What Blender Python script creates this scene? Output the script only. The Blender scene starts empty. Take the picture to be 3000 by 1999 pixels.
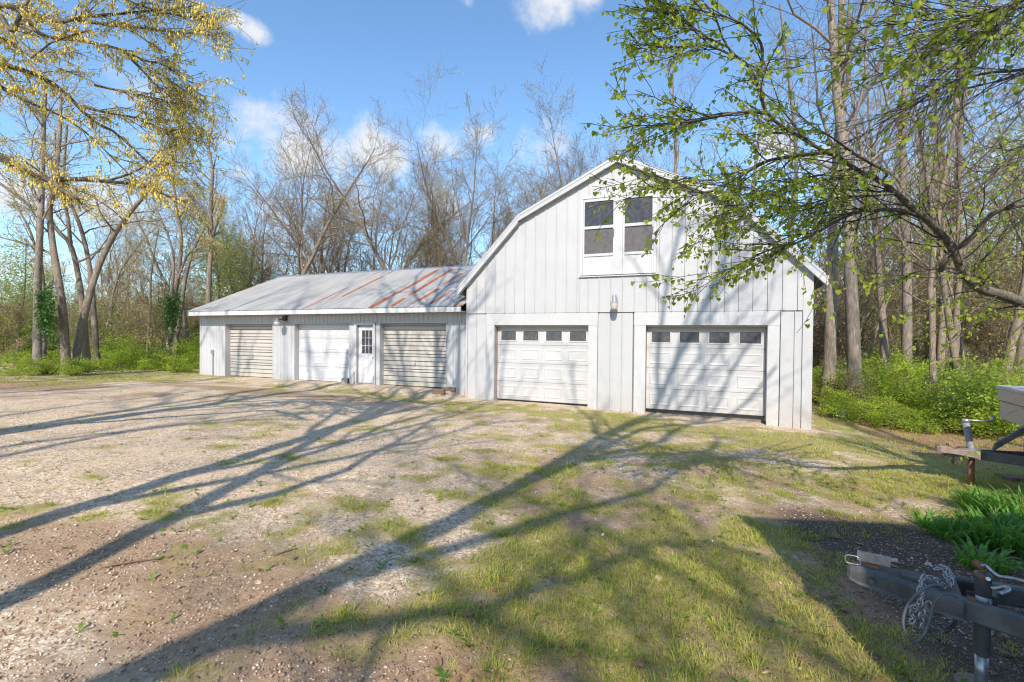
import bpy, math, random
import numpy as np
from mathutils import Vector, Matrix

R = random.Random(11)
rng = np.random.default_rng(11)
D = bpy.data
S = bpy.context.scene
COL = S.collection

# ------------------------------------------------------------------ camera
CAM = np.array([6.343, -12.225, 1.880]); YAW, PITCH, ROLL, FPX = .3801, .0117, .0099, 1333.
_c, _s = math.cos(YAW), math.sin(YAW)
_f = np.array([-_s, _c, 0.]); _r = np.array([_c, _s, 0.]); _u = np.array([0, 0, 1.])
FW = _f*math.cos(PITCH) - _u*math.sin(PITCH); _u2 = _u*math.cos(PITCH) + _f*math.sin(PITCH)
RT = _r*math.cos(ROLL) + _u2*math.sin(ROLL); UP = -_r*math.sin(ROLL) + _u2*math.cos(ROLL)
cam = D.cameras.new('camera'); cam.lens = FPX*36/3000; cam.sensor_width = 36; cam.clip_start = .05; cam.clip_end = 1500
camo = D.objects.new('camera', cam); COL.objects.link(camo)
M = Matrix(((RT[0], UP[0], -FW[0], CAM[0]), (RT[1], UP[1], -FW[1], CAM[1]), (RT[2], UP[2], -FW[2], CAM[2]), (0, 0, 0, 1)))
camo.matrix_world = M
S.camera = camo

def ray(px, py): return FW + RT*(px-1500)/FPX + UP*(999.5-py)/FPX
def at(px, py, depth): return CAM + ray(px, py)*depth
def onz(px, py, z):
    d = ray(px, py); return CAM + d*(z-CAM[2])/d[2]

# ------------------------------------------------------------------ world
SUN_AZ, SUN_EL = math.radians(12), math.radians(38)      # sun stands south-south-east of the facade normal
sundir = Vector((math.sin(SUN_AZ)*math.cos(SUN_EL), -math.cos(SUN_AZ)*math.cos(SUN_EL), math.sin(SUN_EL)))
W = D.worlds.new('World'); S.world = W; W.use_nodes = True
nt = W.node_tree; nt.nodes.clear()
def N(t, typ, **kw):
    n = t.nodes.new(typ)
    for k, v in kw.items():
        if k.startswith('_'): n.inputs[int(k[1:])].default_value = v
        else: setattr(n, k, v)
    return n
sky = N(nt, 'ShaderNodeTexSky', sky_type='NISHITA', sun_disc=False, sun_elevation=SUN_EL, sun_rotation=math.pi-SUN_AZ,
        altitude=200, air_density=1.0, dust_density=.35, ozone_density=2.2)
tc = N(nt, 'ShaderNodeTexCoord')
clouds = [(700*1.275, 350*1.275, .15, 1.), (860*1.275, 350*1.275, .11, .9), (1010*1.275, 335*1.275, .07, .75), (1110*1.275, 305*1.275, .06, .65), (1250*1.275, 340*1.275, .10, .72), (780*1.275, 450*1.275, .13, .7), (1000*1.275, 470*1.275, .12, .6), (620*1.275, 500*1.275, .1, .6),
          (585*1.275, 75*1.275, .033, .9), (545*1.275, 55*1.275, .028, .8), (1260*1.275, 5*1.275, .085, .95), (1350*1.275, -10*1.275, .06, .8), (1075*1.275, 5*1.275, .03, .7),
          (330*1.275, 210*1.275, .07, .6), (560*1.275, 400*1.275, .05, .65), (520*1.275, 330*1.275, .05, .6), (50*1.275, 450*1.275, .11, .8), (250*1.275, 480*1.275, .11, .8),
          (270*1.275, 600*1.275, .1, .6), (100*1.275, 620*1.275, .09, .55), (560*1.275, 540*1.275, .08, .5), (1780*1.275, 350*1.275, .09, .7), (1900*1.275, 360*1.275, .09, .65),
          (2150*1.275, 400*1.275, .08, .7), (2250*1.275, 380*1.275, .07, .6), (2300*1.275, 30*1.275, .05, .5), (1400*1.275, 420*1.275, .08, .5), (-400, 500, .2, .6), (3900, 400, .25, .6)]
warp = N(nt, 'ShaderNodeTexNoise', noise_dimensions='3D'); warp.inputs['Scale'].default_value = 13; warp.inputs['Detail'].default_value = 9; warp.inputs['Roughness'].default_value = .62
nt.links.new(tc.outputs['Generated'], warp.inputs['Vector'])
flat = N(nt, 'ShaderNodeVectorMath', operation='MULTIPLY'); flat.inputs[1].default_value = (1, 1, 1.35)
nt.links.new(tc.outputs['Generated'], flat.inputs[0])
prev = None
for px, py, rad, amt in clouds:
    d = ray(px, py); d = d/np.linalg.norm(d); d[2] *= 1.35
    dist = N(nt, 'ShaderNodeVectorMath', operation='DISTANCE'); dist.inputs[1].default_value = tuple(d)
    nt.links.new(flat.outputs[0], dist.inputs[0])
    mr = N(nt, 'ShaderNodeMapRange'); mr.inputs[1].default_value = 0; mr.inputs[2].default_value = rad*1.0; mr.inputs[3].default_value = amt; mr.inputs[4].default_value = 0
    nt.links.new(dist.outputs['Value'], mr.inputs[0])
    if prev is None: prev = mr.outputs[0]
    else:
        mx = N(nt, 'ShaderNodeMath', operation='MAXIMUM'); nt.links.new(prev, mx.inputs[0]); nt.links.new(mr.outputs[0], mx.inputs[1]); prev = mx.outputs[0]
nadd = N(nt, 'ShaderNodeMath', operation='MULTIPLY_ADD'); nadd.inputs[1].default_value = 1.7; nadd.inputs[2].default_value = -.85
nt.links.new(warp.outputs['Fac'], nadd.inputs[0])
csum = N(nt, 'ShaderNodeMath', operation='ADD'); nt.links.new(prev, csum.inputs[0]); nt.links.new(nadd.outputs[0], csum.inputs[1])
gate = N(nt, 'ShaderNodeMapRange', interpolation_type='SMOOTHSTEP'); gate.inputs[1].default_value = .16; gate.inputs[2].default_value = .85; gate.inputs[3].default_value = 0; gate.inputs[4].default_value = .93
nt.links.new(csum.outputs[0], gate.inputs[0])
hasc = N(nt, 'ShaderNodeMapRange'); hasc.inputs[1].default_value = 0.0; hasc.inputs[2].default_value = .15
nt.links.new(prev, hasc.inputs[0])
cm = N(nt, 'ShaderNodeMath', operation='MULTIPLY'); nt.links.new(gate.outputs[0], cm.inputs[0]); nt.links.new(hasc.outputs[0], cm.inputs[1])
SKY_STR = .125
mixc = N(nt, 'ShaderNodeMix', data_type='RGBA')
nt.links.new(cm.outputs[0], mixc.inputs['Factor'])
tint = N(nt, 'ShaderNodeMix', data_type='RGBA', blend_type='MULTIPLY'); tint.inputs['Factor'].default_value = 1.
tint.inputs['B'].default_value = (1.26, 1.50, 1.58, 1)
nt.links.new(sky.outputs[0], tint.inputs['A'])
nt.links.new(tint.outputs['Result'], mixc.inputs['A']); mixc.inputs['B'].default_value = (5.3, 5.4, 5.6, 1)
bg = N(nt, 'ShaderNodeBackground'); bg.inputs['Strength'].default_value = SKY_STR
nt.links.new(mixc.outputs['Result'], bg.inputs[0])
wo = N(nt, 'ShaderNodeOutputWorld'); nt.links.new(bg.outputs[0], wo.inputs[0])

sun = D.lights.new('sun', 'SUN'); sun.energy = 4.7; sun.angle = math.radians(.5); sun.color = (1, .90, .77)
suno = D.objects.new('sun', sun); COL.objects.link(suno); suno.rotation_euler = sundir.to_track_quat('Z', 'Y').to_euler(); suno.location = (0, -20, 30)
S.view_settings.view_transform = 'Standard'; S.view_settings.look = 'None'; S.view_settings.exposure = .46; S.view_settings.gamma = 1; S.view_settings.use_curve_mapping = False
S.cycles.max_bounces = 5; S.cycles.diffuse_bounces = 3; S.cycles.glossy_bounces = 2; S.cycles.transmission_bounces = 2; S.cycles.transparent_max_bounces = 6
S.cycles.use_denoising = True; S.cycles.filter_width = 1.15; S.cycles.sample_clamp_indirect = 4

# ------------------------------------------------------------------ noise + ground height
def _hash(ix, iy, seed):
    h = (ix.astype(np.int64)*374761393 + iy.astype(np.int64)*668265263 + seed*1442695040888963) & 0x7fffffff
    h = ((h ^ (h >> 13))*1274126177) & 0x7fffffff
    h = (h ^ (h >> 16)) & 0xffff
    return h/65535.
def vnoise(x, y, seed=0):
    x = np.asarray(x, float); y = np.asarray(y, float)
    ix = np.floor(x); iy = np.floor(y); fx = x-ix; fy = y-iy
    fx = fx*fx*(3-2*fx); fy = fy*fy*(3-2*fy)
    a = _hash(ix, iy, seed); b = _hash(ix+1, iy, seed); c = _hash(ix, iy+1, seed); d = _hash(ix+1, iy+1, seed)
    return (a*(1-fx)+b*fx)*(1-fy)+(c*(1-fx)+d*fx)*fy
def fbm(x, y, seed=0, o=4):
    t = 0; a = .5; n = 0
    for k in range(o):
        t = t + a*vnoise(x*2**k+k*17.3, y*2**k+k*9.1, seed+k); n += a; a *= .55
    return t/n
def sst(a, b, x):
    t = np.clip((x-a)/(b-a), 0, 1); return t*t*(3-2*t)
def g(x, y):
    x = np.asarray(x, float); y = np.asarray(y, float)
    base = np.interp(x, [-60, -30, -12, -2, 0, 3.7, 8.85, 14, 30, 60], [-.6, .1, .12, .05, -.02, -.06, -.21, -.26, -.5, -1.2])
    z = base + .035*np.clip(-y, 0, 14)
    wingy = np.interp(x, [-14, -12.2, -.6, .0], [0, .06, .14, 0])           # gravel banked against the low wing
    z = z + wingy*sst(-1.3, -.2, y)*sst(6, 2, y)
    z = z + (fbm(x*.35, y*.35, 3)-.5)*.10*sst(.3, 2, np.abs(y)+.0) + (fbm(x*1.7, y*1.7, 9)-.5)*.035
    far = np.hypot(x-CAM[0], y-CAM[1])
    z = z + 5.5*sst(55, 130, far)*fbm(x*.02, y*.02, 5)*1.5
    return z
def gz(x, y): return float(g(x, y))
def gp(px, py):
    z = 0.
    for _ in range(8):
        p = onz(px, py, z); z = gz(p[0], p[1])
    return p

# ------------------------------------------------------------------ materials
def newmat(name):
    m = D.materials.new(name); m.use_nodes = True; t = m.node_tree; t.nodes.clear()
    b = t.nodes.new('ShaderNodeBsdfPrincipled'); o = t.nodes.new('ShaderNodeOutputMaterial'); t.links.new(b.outputs[0], o.inputs[0])
    return m, t, b
def setc(inp, c): inp.default_value = (c[0], c[1], c[2], 1)
def ramp(t, fac, stops):
    r = t.nodes.new('ShaderNodeValToRGB'); e = r.color_ramp.elements
    while len(e) < len(stops): e.new(.5)
    for k, (p, c) in enumerate(stops): e[k].position = p; e[k].color = (c[0], c[1], c[2], 1)
    t.links.new(fac, r.inputs[0]); return r.outputs[0]
def noise(t, scale, vec, detail=4, rough=.55, dist=0):
    n = t.nodes.new('ShaderNodeTexNoise'); n.inputs['Scale'].default_value = scale; n.inputs['Detail'].default_value = detail; n.inputs['Roughness'].default_value = rough; n.inputs['Distortion'].default_value = dist
    t.links.new(vec, n.inputs['Vector']); return n.outputs['Fac']
def mapv(t, sc, src='Object'):
    c = t.nodes.new('ShaderNodeTexCoord'); m = t.nodes.new('ShaderNodeMapping'); m.inputs['Scale'].default_value = sc
    t.links.new(c.outputs[src], m.inputs[0]); return m.outputs[0]
def geov(t, sc=(1, 1, 1)):
    c = t.nodes.new('ShaderNodeNewGeometry'); m = t.nodes.new('ShaderNodeMapping'); m.inputs['Scale'].default_value = sc
    t.links.new(c.outputs['Position'], m.inputs[0]); return m.outputs[0]
def mixn(t, fac, a, b, bt='MIX'):
    m = t.nodes.new('ShaderNodeMix'); m.data_type = 'RGBA'; m.blend_type = bt
    for k, v in (('Factor', fac), ('A', a), ('B', b)):
        if isinstance(v, (int, float)): m.inputs[k].default_value = v
        elif isinstance(v, tuple): m.inputs[k].default_value = (v[0], v[1], v[2], 1)
        else: t.links.new(v, m.inputs[k])
    return m.outputs['Result']
def mth(t, op, a, b=None, c=None):
    m = t.nodes.new('ShaderNodeMath'); m.operation = op
    for k, v in enumerate((a, b, c)):
        if v is None: continue
        if isinstance(v, (int, float)): m.inputs[k].default_value = v
        else: t.links.new(v, m.inputs[k])
    return m.outputs[0]
def mrange(t, v, a, b, c=0, d=1):
    m = t.nodes.new('ShaderNodeMapRange'); t.links.new(v, m.inputs[0])
    for k, q in enumerate((a, b, c, d)): m.inputs[k+1].default_value = q
    return m.outputs[0]
def bump(t, b, h, s=.3, dist=.01):
    n = t.nodes.new('ShaderNodeBump'); n.inputs['Strength'].default_value = s; n.inputs['Distance'].default_value = dist
    t.links.new(h, n.inputs['Height']); t.links.new(n.outputs[0], b.inputs['Normal'])
def sepz(t):
    c = t.nodes.new('ShaderNodeNewGeometry'); s = t.nodes.new('ShaderNodeSeparateXYZ'); t.links.new(c.outputs['Position'], s.inputs[0]); return s.outputs
def simple(name, c1, c2=None, rough=.6, metal=0, scale=8, bs=.15, spec=.4, vec=None, detail=5):
    m, t, b = newmat(name); v = geov(t, vec or (1, 1, 1)); n = noise(t, scale, v, detail, .6)
    c2 = c2 or tuple(x*.8 for x in c1)
    t.links.new(ramp(t, n, [(.3, c1), (.7, c2)]), b.inputs['Base Color'])
    b.inputs['Roughness'].default_value = rough; b.inputs['Metallic'].default_value = metal; b.inputs['Specular IOR Level'].default_value = spec
    if bs: bump(t, b, n, bs, .01)
    return m

def paint(name, base, dirt=(.36, .32, .27), amt=.5, rough=.45, metal=.0):
    m, t, b = newmat(name); v = geov(t)
    big = noise(t, 1.1, v, 4, .6); streak = noise(t, 3.2, geov(t, (4, 4, .35)), 5, .65); fine = noise(t, 26, v, 5, .7)
    z = sepz(t)[2]
    low = mrange(t, z, .55, -.15, 0, 1)
    f = mth(t, 'MULTIPLY', mrange(t, streak, .52, .78, 0, 1), mrange(t, fine, .35, .7, .2, 1))
    f = mth(t, 'MULTIPLY', f, .38*amt)
    f2 = mth(t, 'MULTIPLY', mth(t, 'MULTIPLY', low, mrange(t, fine, .35, .65, .0, 1)), .75*amt)
    c = mixn(t, mrange(t, big, .35, .65, 0, 1), base, tuple(x*.93 for x in base))
    c = mixn(t, f, c, (dirt[0], dirt[1]*1.02, dirt[2]*1.02)); c = mixn(t, f2, c, dirt)
    spots = mrange(t, noise(t, 22, v, 3), .72, .78, 0, .45*amt)
    c = mixn(t, spots, c, (.3, .24, .2))
    t.links.new(c, b.inputs['Base Color']); b.inputs['Roughness'].default_value = rough; b.inputs['Metallic'].default_value = metal; b.inputs['Specular IOR Level'].default_value = .35
    bump(t, b, mth(t, 'ADD', mth(t, 'MULTIPLY', noise(t, 2.2, v, 2), 5), fine), .4, .007)
    return m

M_side = paint('painted_siding', (.445, .45, .465), amt=1.25)
M_trim = paint('painted_trim', (.485, .49, .50), amt=.95)
M_fascia = paint('painted_fascia', (.60, .595, .59), amt=.5)
M_wside = paint('weathered_white_siding', (.46, .465, .48), amt=1.1)
M_door = paint('door_enamel', (.49, .492, .50), amt=.9, rough=.4)
M_door2 = paint('door_enamel_bright', (.56, .562, .575), amt=.35, rough=.4)
M_manic = paint('white_door_paint', (.60, .60, .61), dirt=(.45, .25, .12), amt=.5, rough=.35)
M_roll = paint('cream_door_paint', (.44, .415, .38), dirt=(.40, .38, .20), amt=1.1, rough=.5)
M_joint = simple('dark_joint', (.10, .08, .07), (.06, .05, .045), .8, bs=0)
M_gap = simple('shaded_joint_paint', (.20, .195, .19), (.14, .135, .13), .8, bs=0)
M_jamb = simple('jamb_wood', (.52, .47, .42), (.34, .27, .22), .7, scale=5, vec=(6, 6, .6))
M_seal = simple('black_rubber_seal', (.025, .025, .027), None, .6, bs=0)
def glassmat(name, c, rough=.12, dust=.12):
    m, t, b = newmat(name); v = geov(t); n = noise(t, 9, v, 6, .7)
    t.links.new(ramp(t, n, [(.3, c), (.75, tuple(x+dust*.5 for x in c))]), b.inputs['Base Color'])
    b.inputs['Roughness'].default_value = rough; b.inputs['Specular IOR Level'].default_value = .5
    t.links.new(mrange(t, n, .35, .7, rough, rough+.25), b.inputs['Roughness'])
    return m
M_glass = glassmat('dusty_dark_glass', (.045, .045, .055))
M_glass2 = glassmat('screened_dark_glass', (.035, .035, .045), .16, .04)
M_glass3 = glassmat('curtained_glass', (.085, .072, .072), .22, .07)

def roofmat():
    m, t, b = newmat('galvanized_roofing'); v = geov(t)
    big = noise(t, .9, v, 4, .6); st = noise(t, 2.0, geov(t, (5, .35, .35)), 5, .6); fine = noise(t, 30, v, 4, .7)
    c = ramp(t, mth(t, 'MULTIPLY_ADD', st, .6, mth(t, 'MULTIPLY', big, .4)), [(.35, (.29, .28, .265)), (.55, (.375, .365, .345)), (.7, (.45, .435, .41))])
    xs = sepz(t)
    # rust streaks: irregular patches that run down chosen ribs
    at_ = t.nodes.new('ShaderNodeAttribute'); at_.attribute_name = 'rust'
    edge = mth(t, 'ADD', at_.outputs['Fac'], mth(t, 'MULTIPLY_ADD', noise(t, 14, geov(t, (2, .5, .5)), 5, .7), .9, -.45))
    rm = mrange(t, edge, .42, .60, 0, 1)
    rc = ramp(t, noise(t, 18, v, 5, .7), [(.3, (.22, .065, .03)), (.6, (.34, .125, .065)), (.8, (.42, .21, .125))])
    c = mixn(t, rm, c, rc)
    t.links.new(c, b.inputs['Base Color'])
    t.links.new(mrange(t, rm, 0, 1, .15, 0), b.inputs['Metallic'])
    t.links.new(mrange(t, fine, .3, .7, .55, .72), b.inputs['Roughness'])
    bump(t, b, fine, .1, .004); return m
M_roof = roofmat()
M_roofd = simple('brown_ridge_metal', (.12, .07, .05), (.2, .15, .13), .55, scale=9)
M_roofg = simple('grey_roof_metal', (.34, .34, .37), (.26, .26, .29), .5, .3, scale=5)
M_galv = simple('galvanized_steel', (.50, .51, .53), (.38, .39, .42), .35, .7, scale=25)
M_black = simple('worn_black_paint', (.035, .035, .037), (.07, .066, .062), .5, 0, scale=28, bs=.25, spec=.5)
def wornblack():
    m, t, b = newmat('scuffed_black_paint'); v = geov(t); n = noise(t, 45, v, 6, .75); n2 = noise(t, 7, v, 5, .65)
    c = ramp(t, n2, [(.35, (.055, .055, .058)), (.65, (.13, .126, .122))])
    c = mixn(t, mrange(t, n, .60, .72, 0, .6), c, (.16, .145, .135))
    c = mixn(t, mrange(t, noise(t, 12, v, 5, .7), .66, .72, 0, .8), c, (.20, .08, .05))
    t.links.new(c, b.inputs['Base Color']); t.links.new(mrange(t, n, .3, .7, .38, .62), b.inputs['Roughness']); bump(t, b, n, .25, .002); return m
M_black2 = wornblack()
M_rust = simple('rusty_steel', (.30, .13, .06), (.18, .09, .06), .8, 0, scale=30, bs=.3)
M_rustg = simple('rusty_grey_steel', (.30, .28, .27), (.26, .14, .08), .65, .2, scale=14, bs=.2)
M_chrome = simple('zinc_plated_steel', (.50, .50, .51), (.30, .30, .31), .36, .7, scale=40, bs=.05)
M_greyp = simple('grey_painted_steel', (.26, .27, .29), (.18, .18, .19), .6, 0, scale=14)
M_rubber = simple('grey_cable_jacket', (.10, .10, .11), (.16, .16, .17), .5, 0, scale=20)
M_sticker = simple('white_sticker', (.72, .72, .70), (.6, .6, .58), .5, bs=0)
M_ink = simple('black_ink', (.03, .03, .03), None, .6, bs=0)
M_lens = simple('frosted_lamp_lens', (.55, .52, .45), (.45, .42, .35), .25, 0, scale=10, bs=0)
M_conc = simple('concrete', (.36, .33, .30), (.27, .24, .22), .9, 0, scale=30, bs=.4)
M_wood = simple('weathered_brown_wood', (.26, .165, .11), (.17, .105, .075), .85, 0, scale=12, vec=(1, 6, 6), bs=.4)
M_stone = simple('grey_stone', (.15, .15, .155), (.10, .1, .1), .85, 0, scale=12, bs=.4)
M_camper = simple('weathered_beige_board', (.52, .43, .35), (.38, .31, .25), .75, 0, scale=9, vec=(1, 1, 9), bs=.3)
M_camperlid = simple('grey_lid_edge', (.48, .46, .46), (.38, .37, .37), .6, 0, scale=6)
M_brownp = simple('speckled_brown_panel', (.28, .21, .17), (.2, .15, .13), .9, 0, scale=60, bs=.4)

def bark(name, c1, c2, c3, vs=(9, 9, 1.6), bs=.6, lichen=None):
    m, t, b = newmat(name); v = geov(t, vs)
    n = noise(t, 2.6, v, 6, .7, .4); n2 = noise(t, 1.3, geov(t), 4, .6)
    c = ramp(t, n, [(.32, c1), (.5, c2), (.68, c3)])
    c = mixn(t, mrange(t, n2, .35, .7, 0, .45), c, c1)
    oi = t.nodes.new('ShaderNodeObjectInfo')
    c = mixn(t, mrange(t, oi.outputs['Random'], 0, 1, 0, .4), c, tuple(.62*x for x in c2))
    if lichen: c = mixn(t, mrange(t, noise(t, 7, geov(t), 6, .7), .56, .66, 0, .7), c, lichen)
    t.links.new(c, b.inputs['Base Color']); b.inputs['Roughness'].default_value = .9; b.inputs['Specular IOR Level'].default_value = .15
    bump(t, b, n, bs, .03); return m
M_bark = bark('grey_brown_bark', (.10, .078, .06), (.26, .205, .155), (.46, .375, .29))
M_barkp = bark('pale_grey_bark', (.12, .098, .078), (.28, .23, .185), (.44, .375, .31))
M_twig = bark('far_twig_bark', (.13, .10, .065), (.23, .18, .12), (.36, .29, .20), bs=.1)
M_twigd = bark('dark_twig_bark', (.055, .045, .042), (.10, .082, .075), (.17, .145, .13), bs=.2)
M_twigo = bark('budding_twig_bark', (.15, .115, .08), (.27, .21, .14), (.40, .33, .20), bs=.1)
M_redbud = bark('mossy_limb_bark', (.07, .06, .05), (.18, .155, .125), (.33, .30, .25), vs=(14, 14, 14), bs=.5, lichen=(.24, .20, .07))
M_oak = bark('brown_limb_bark', (.075, .06, .045), (.16, .125, .095), (.30, .25, .18), vs=(10, 10, 10), bs=.5, lichen=(.30, .25, .10))

def leafmat(name, c1, c2, trans=.5, scale=2.5, rough=.5, vary=0.):
    m, t, b = newmat(name); v = geov(t)
    oi = t.nodes.new('ShaderNodeObjectInfo')
    n = noise(t, scale, v, 3, .6); n2 = noise(t, 40, v, 1, .5)
    f = mth(t, 'MULTIPLY_ADD', n2, .6, mth(t, 'MULTIPLY', n, .5))
    c = ramp(t, f, [(.38, c1), (.68, c2)])
    c = mixn(t, mrange(t, oi.outputs['Random'], 0, 1, 0, vary), c, tuple(.55*a_ for a_ in c1))
    t.links.new(c, b.inputs['Base Color']); b.inputs['Roughness'].default_value = rough; b.inputs['Specular IOR Level'].default_value = .3
    tr = t.nodes.new('ShaderNodeBsdfTranslucent'); tcx = mixn(t, .5, c, (1.0, .95, .25), 'MULTIPLY'); t.links.new(mixn(t, 1., tcx, (1.7, 1.7, 1.7), 'MULTIPLY'), tr.inputs[0])
    ms = t.nodes.new('ShaderNodeMixShader'); ms.inputs[0].default_value = trans
    t.links.new(b.outputs[0], ms.inputs[1]); t.links.new(tr.outputs[0], ms.inputs[2])
    t.links.new(ms.outputs[0], [x for x in t.nodes if x.type == 'OUTPUT_MATERIAL'][0].inputs[0]); return m
M_leafr = leafmat('young_green_leaf', (.15, .22, .028), (.42, .48, .07), .48, 2)
M_catkin = leafmat('yellow_catkin', (.62, .54, .17), (.88, .80, .38), .5, 3)
M_budy = leafmat('olive_bud', (.40, .34, .13), (.60, .50, .22), .3, 3)
M_bud = leafmat('tan_bud', (.36, .29, .14), (.50, .42, .20), .3, 2)
M_budg = leafmat('pale_green_bud', (.20, .25, .06), (.34, .38, .12), .4, 2)
M_bush = leafmat('bright_undergrowth_leaf', (.18, .28, .03), (.50, .58, .08), .45, 1.4, vary=.5)
M_bush2 = leafmat('deep_undergrowth_leaf', (.09, .18, .02), (.22, .34, .05), .4, 1.4, vary=.4)
M_ivy = leafmat('ivy_leaf', (.03, .08, .015), (.07, .16, .03), .25, 3)
M_grass = leafmat('grass_blade', (.19, .25, .035), (.50, .50, .12), .4, 1.8, .6)
M_grassd = leafmat('dry_grass_blade', (.34, .28, .12), (.55, .46, .23), .3, 2, .7)
M_lily = leafmat('long_blade_leaf', (.08, .20, .03), (.19, .38, .07), .35, 3, .4)
M_weed = leafmat('broad_weed_leaf', (.10, .20, .03), (.20, .33, .06), .4, 5)
M_litter = leafmat('dead_leaf', (.22, .12, .065), (.40, .25, .15), .15, 5, .8)
M_chip = simple('mulch_chip', (.18, .115, .08), (.36, .26, .19), .9, 0, scale=22, bs=0)

def pebblemat():
    m, t, b = newmat('limestone_pebble')
    vo = t.nodes.new('ShaderNodeTexVoronoi'); vo.inputs['Scale'].default_value = 35; t.links.new(geov(t), vo.inputs['Vector'])
    sp = t.nodes.new('ShaderNodeSeparateColor'); t.links.new(vo.outputs['Color'], sp.inputs[0])
    c = ramp(t, sp.outputs[0], [(.1, (.28, .19, .125)), (.5, (.49, .375, .27)), (.8, (.62, .50, .375)), (.97, (.74, .65, .53))])
    c = mixn(t, noise(t, 60, geov(t), 4), c, tuple((.22, .17, .15)), 'MIX') if False else c
    t.links.new(c, b.inputs['Base Color']); b.inputs['Roughness'].default_value = .85; bump(t, b, noise(t, 90, geov(t), 3), .3, .003); return m
M_peb = pebblemat()

def groundmat():
    m, t, b = newmat('gravel_and_grass_ground'); v = geov(t)
    def attr(n):
        a = t.nodes.new('ShaderNodeAttribute'); a.attribute_name = n; return a.outputs['Fac']
    ag, asoil, al = attr('grass'), attr('soil'), attr('litter')
    vo = t.nodes.new('ShaderNodeTexVoronoi'); vo.inputs['Scale'].default_value = 52; t.links.new(v, vo.inputs['Vector'])
    vo.inputs['Randomness'].default_value = 1
    sp = t.nodes.new('ShaderNodeSeparateColor'); t.links.new(vo.outputs['Color'], sp.inputs[0])
    vo2 = t.nodes.new('ShaderNodeTexVoronoi'); vo2.inputs['Scale'].default_value = 23; t.links.new(v, vo2.inputs['Vector'])
    sp2 = t.nodes.new('ShaderNodeSeparateColor'); t.links.new(vo2.outputs['Color'], sp2.inputs[0])
    pc = mth(t, 'MULTIPLY_ADD', sp.outputs[0], .6, mth(t, 'MULTIPLY', sp2.outputs[1], .4))
    grav = ramp(t, pc, [(.12, (.28, .19, .12)), (.4, (.50, .385, .265)), (.62, (.64, .515, .375)), (.9, (.78, .67, .53))])
    crev = mrange(t, vo.outputs['Distance'], .45, .9, 0, .55)
    grav = mixn(t, crev, grav, (.28, .195, .14))
    big = noise(t, .55, v, 6, .62); mid = noise(t, 2.4, v, 6, .65); fine = noise(t, 34, v, 6, .75); f2 = noise(t, 110, v, 3, .7)
    dirt = ramp(t, mth(t, 'MULTIPLY_ADD', fine, .6, mth(t, 'MULTIPLY', f2, .4)), [(.32, (.14, .085, .05)), (.5, (.34, .23, .145)), (.68, (.56, .42, .29))])
    dust = ramp(t, mth(t, 'MULTIPLY_ADD', f2, .6, mth(t, 'MULTIPLY', mid, .4)), [(.35, (.42, .30, .195)), (.65, (.64, .505, .36))])
    grav = mixn(t, mrange(t, mid, .42, .62, 0, .65), grav, dust)
    s = mth(t, 'ADD', asoil, mth(t, 'MULTIPLY_ADD', mth(t, 'MULTIPLY_ADD', mid, .5, mth(t, 'MULTIPLY', fine, .5)), 2.2, -1.1))
    c = mixn(t, mrange(t, s, .30, .72, 0, 1), grav, dirt)
    thatch = ramp(t, mth(t, 'MULTIPLY_ADD', fine, .5, mth(t, 'MULTIPLY', f2, .5)), [(.30, (.12, .095, .04)), (.48, (.27, .235, .08)), (.64, (.40, .34, .13)), (.8, (.52, .42, .22))])
    gg = mth(t, 'ADD', ag, mth(t, 'MULTIPLY_ADD', mth(t, 'MULTIPLY_ADD', mid, .4, mth(t, 'MULTIPLY', fine, .6)), 2.4, -1.2))
    c = mixn(t, mrange(t, gg, .32, .85, 0, .85), c, thatch)
    lit = ramp(t, mth(t, 'MULTIPLY_ADD', fine, .5, mth(t, 'MULTIPLY', f2, .5)), [(.3, (.14, .07, .04)), (.5, (.34, .19, .115)), (.7, (.54, .35, .23))])
    ll = mth(t, 'ADD', al, mth(t, 'MULTIPLY_ADD', fine, 1.6, -.8))
    c = mixn(t, mrange(t, ll, .35, .7, 0, .9), c, lit)
    mulch = ramp(t, mth(t, 'MULTIPLY_ADD', fine, .5, mth(t, 'MULTIPLY', f2, .5)), [(.34, (.035, .024, .019)), (.5, (.10, .072, .058)), (.62, (.20, .155, .13)), (.74, (.34, .28, .24))])  # dark mulch tone, deepens the ground inside the house's shadow
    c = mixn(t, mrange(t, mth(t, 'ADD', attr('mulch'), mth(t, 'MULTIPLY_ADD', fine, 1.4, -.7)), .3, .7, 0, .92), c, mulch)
    t.links.new(c, b.inputs['Base Color']); b.inputs['Roughness'].default_value = .95; b.inputs['Specular IOR Level'].default_value = .1
    h = mth(t, 'ADD', mth(t, 'MULTIPLY', vo.outputs['Distance'], -.5), mth(t, 'MULTIPLY_ADD', fine, .8, mth(t, 'MULTIPLY', f2, .4)))
    bump(t, b, h, .5, .010)
    return m
M_ground = groundmat()

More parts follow.
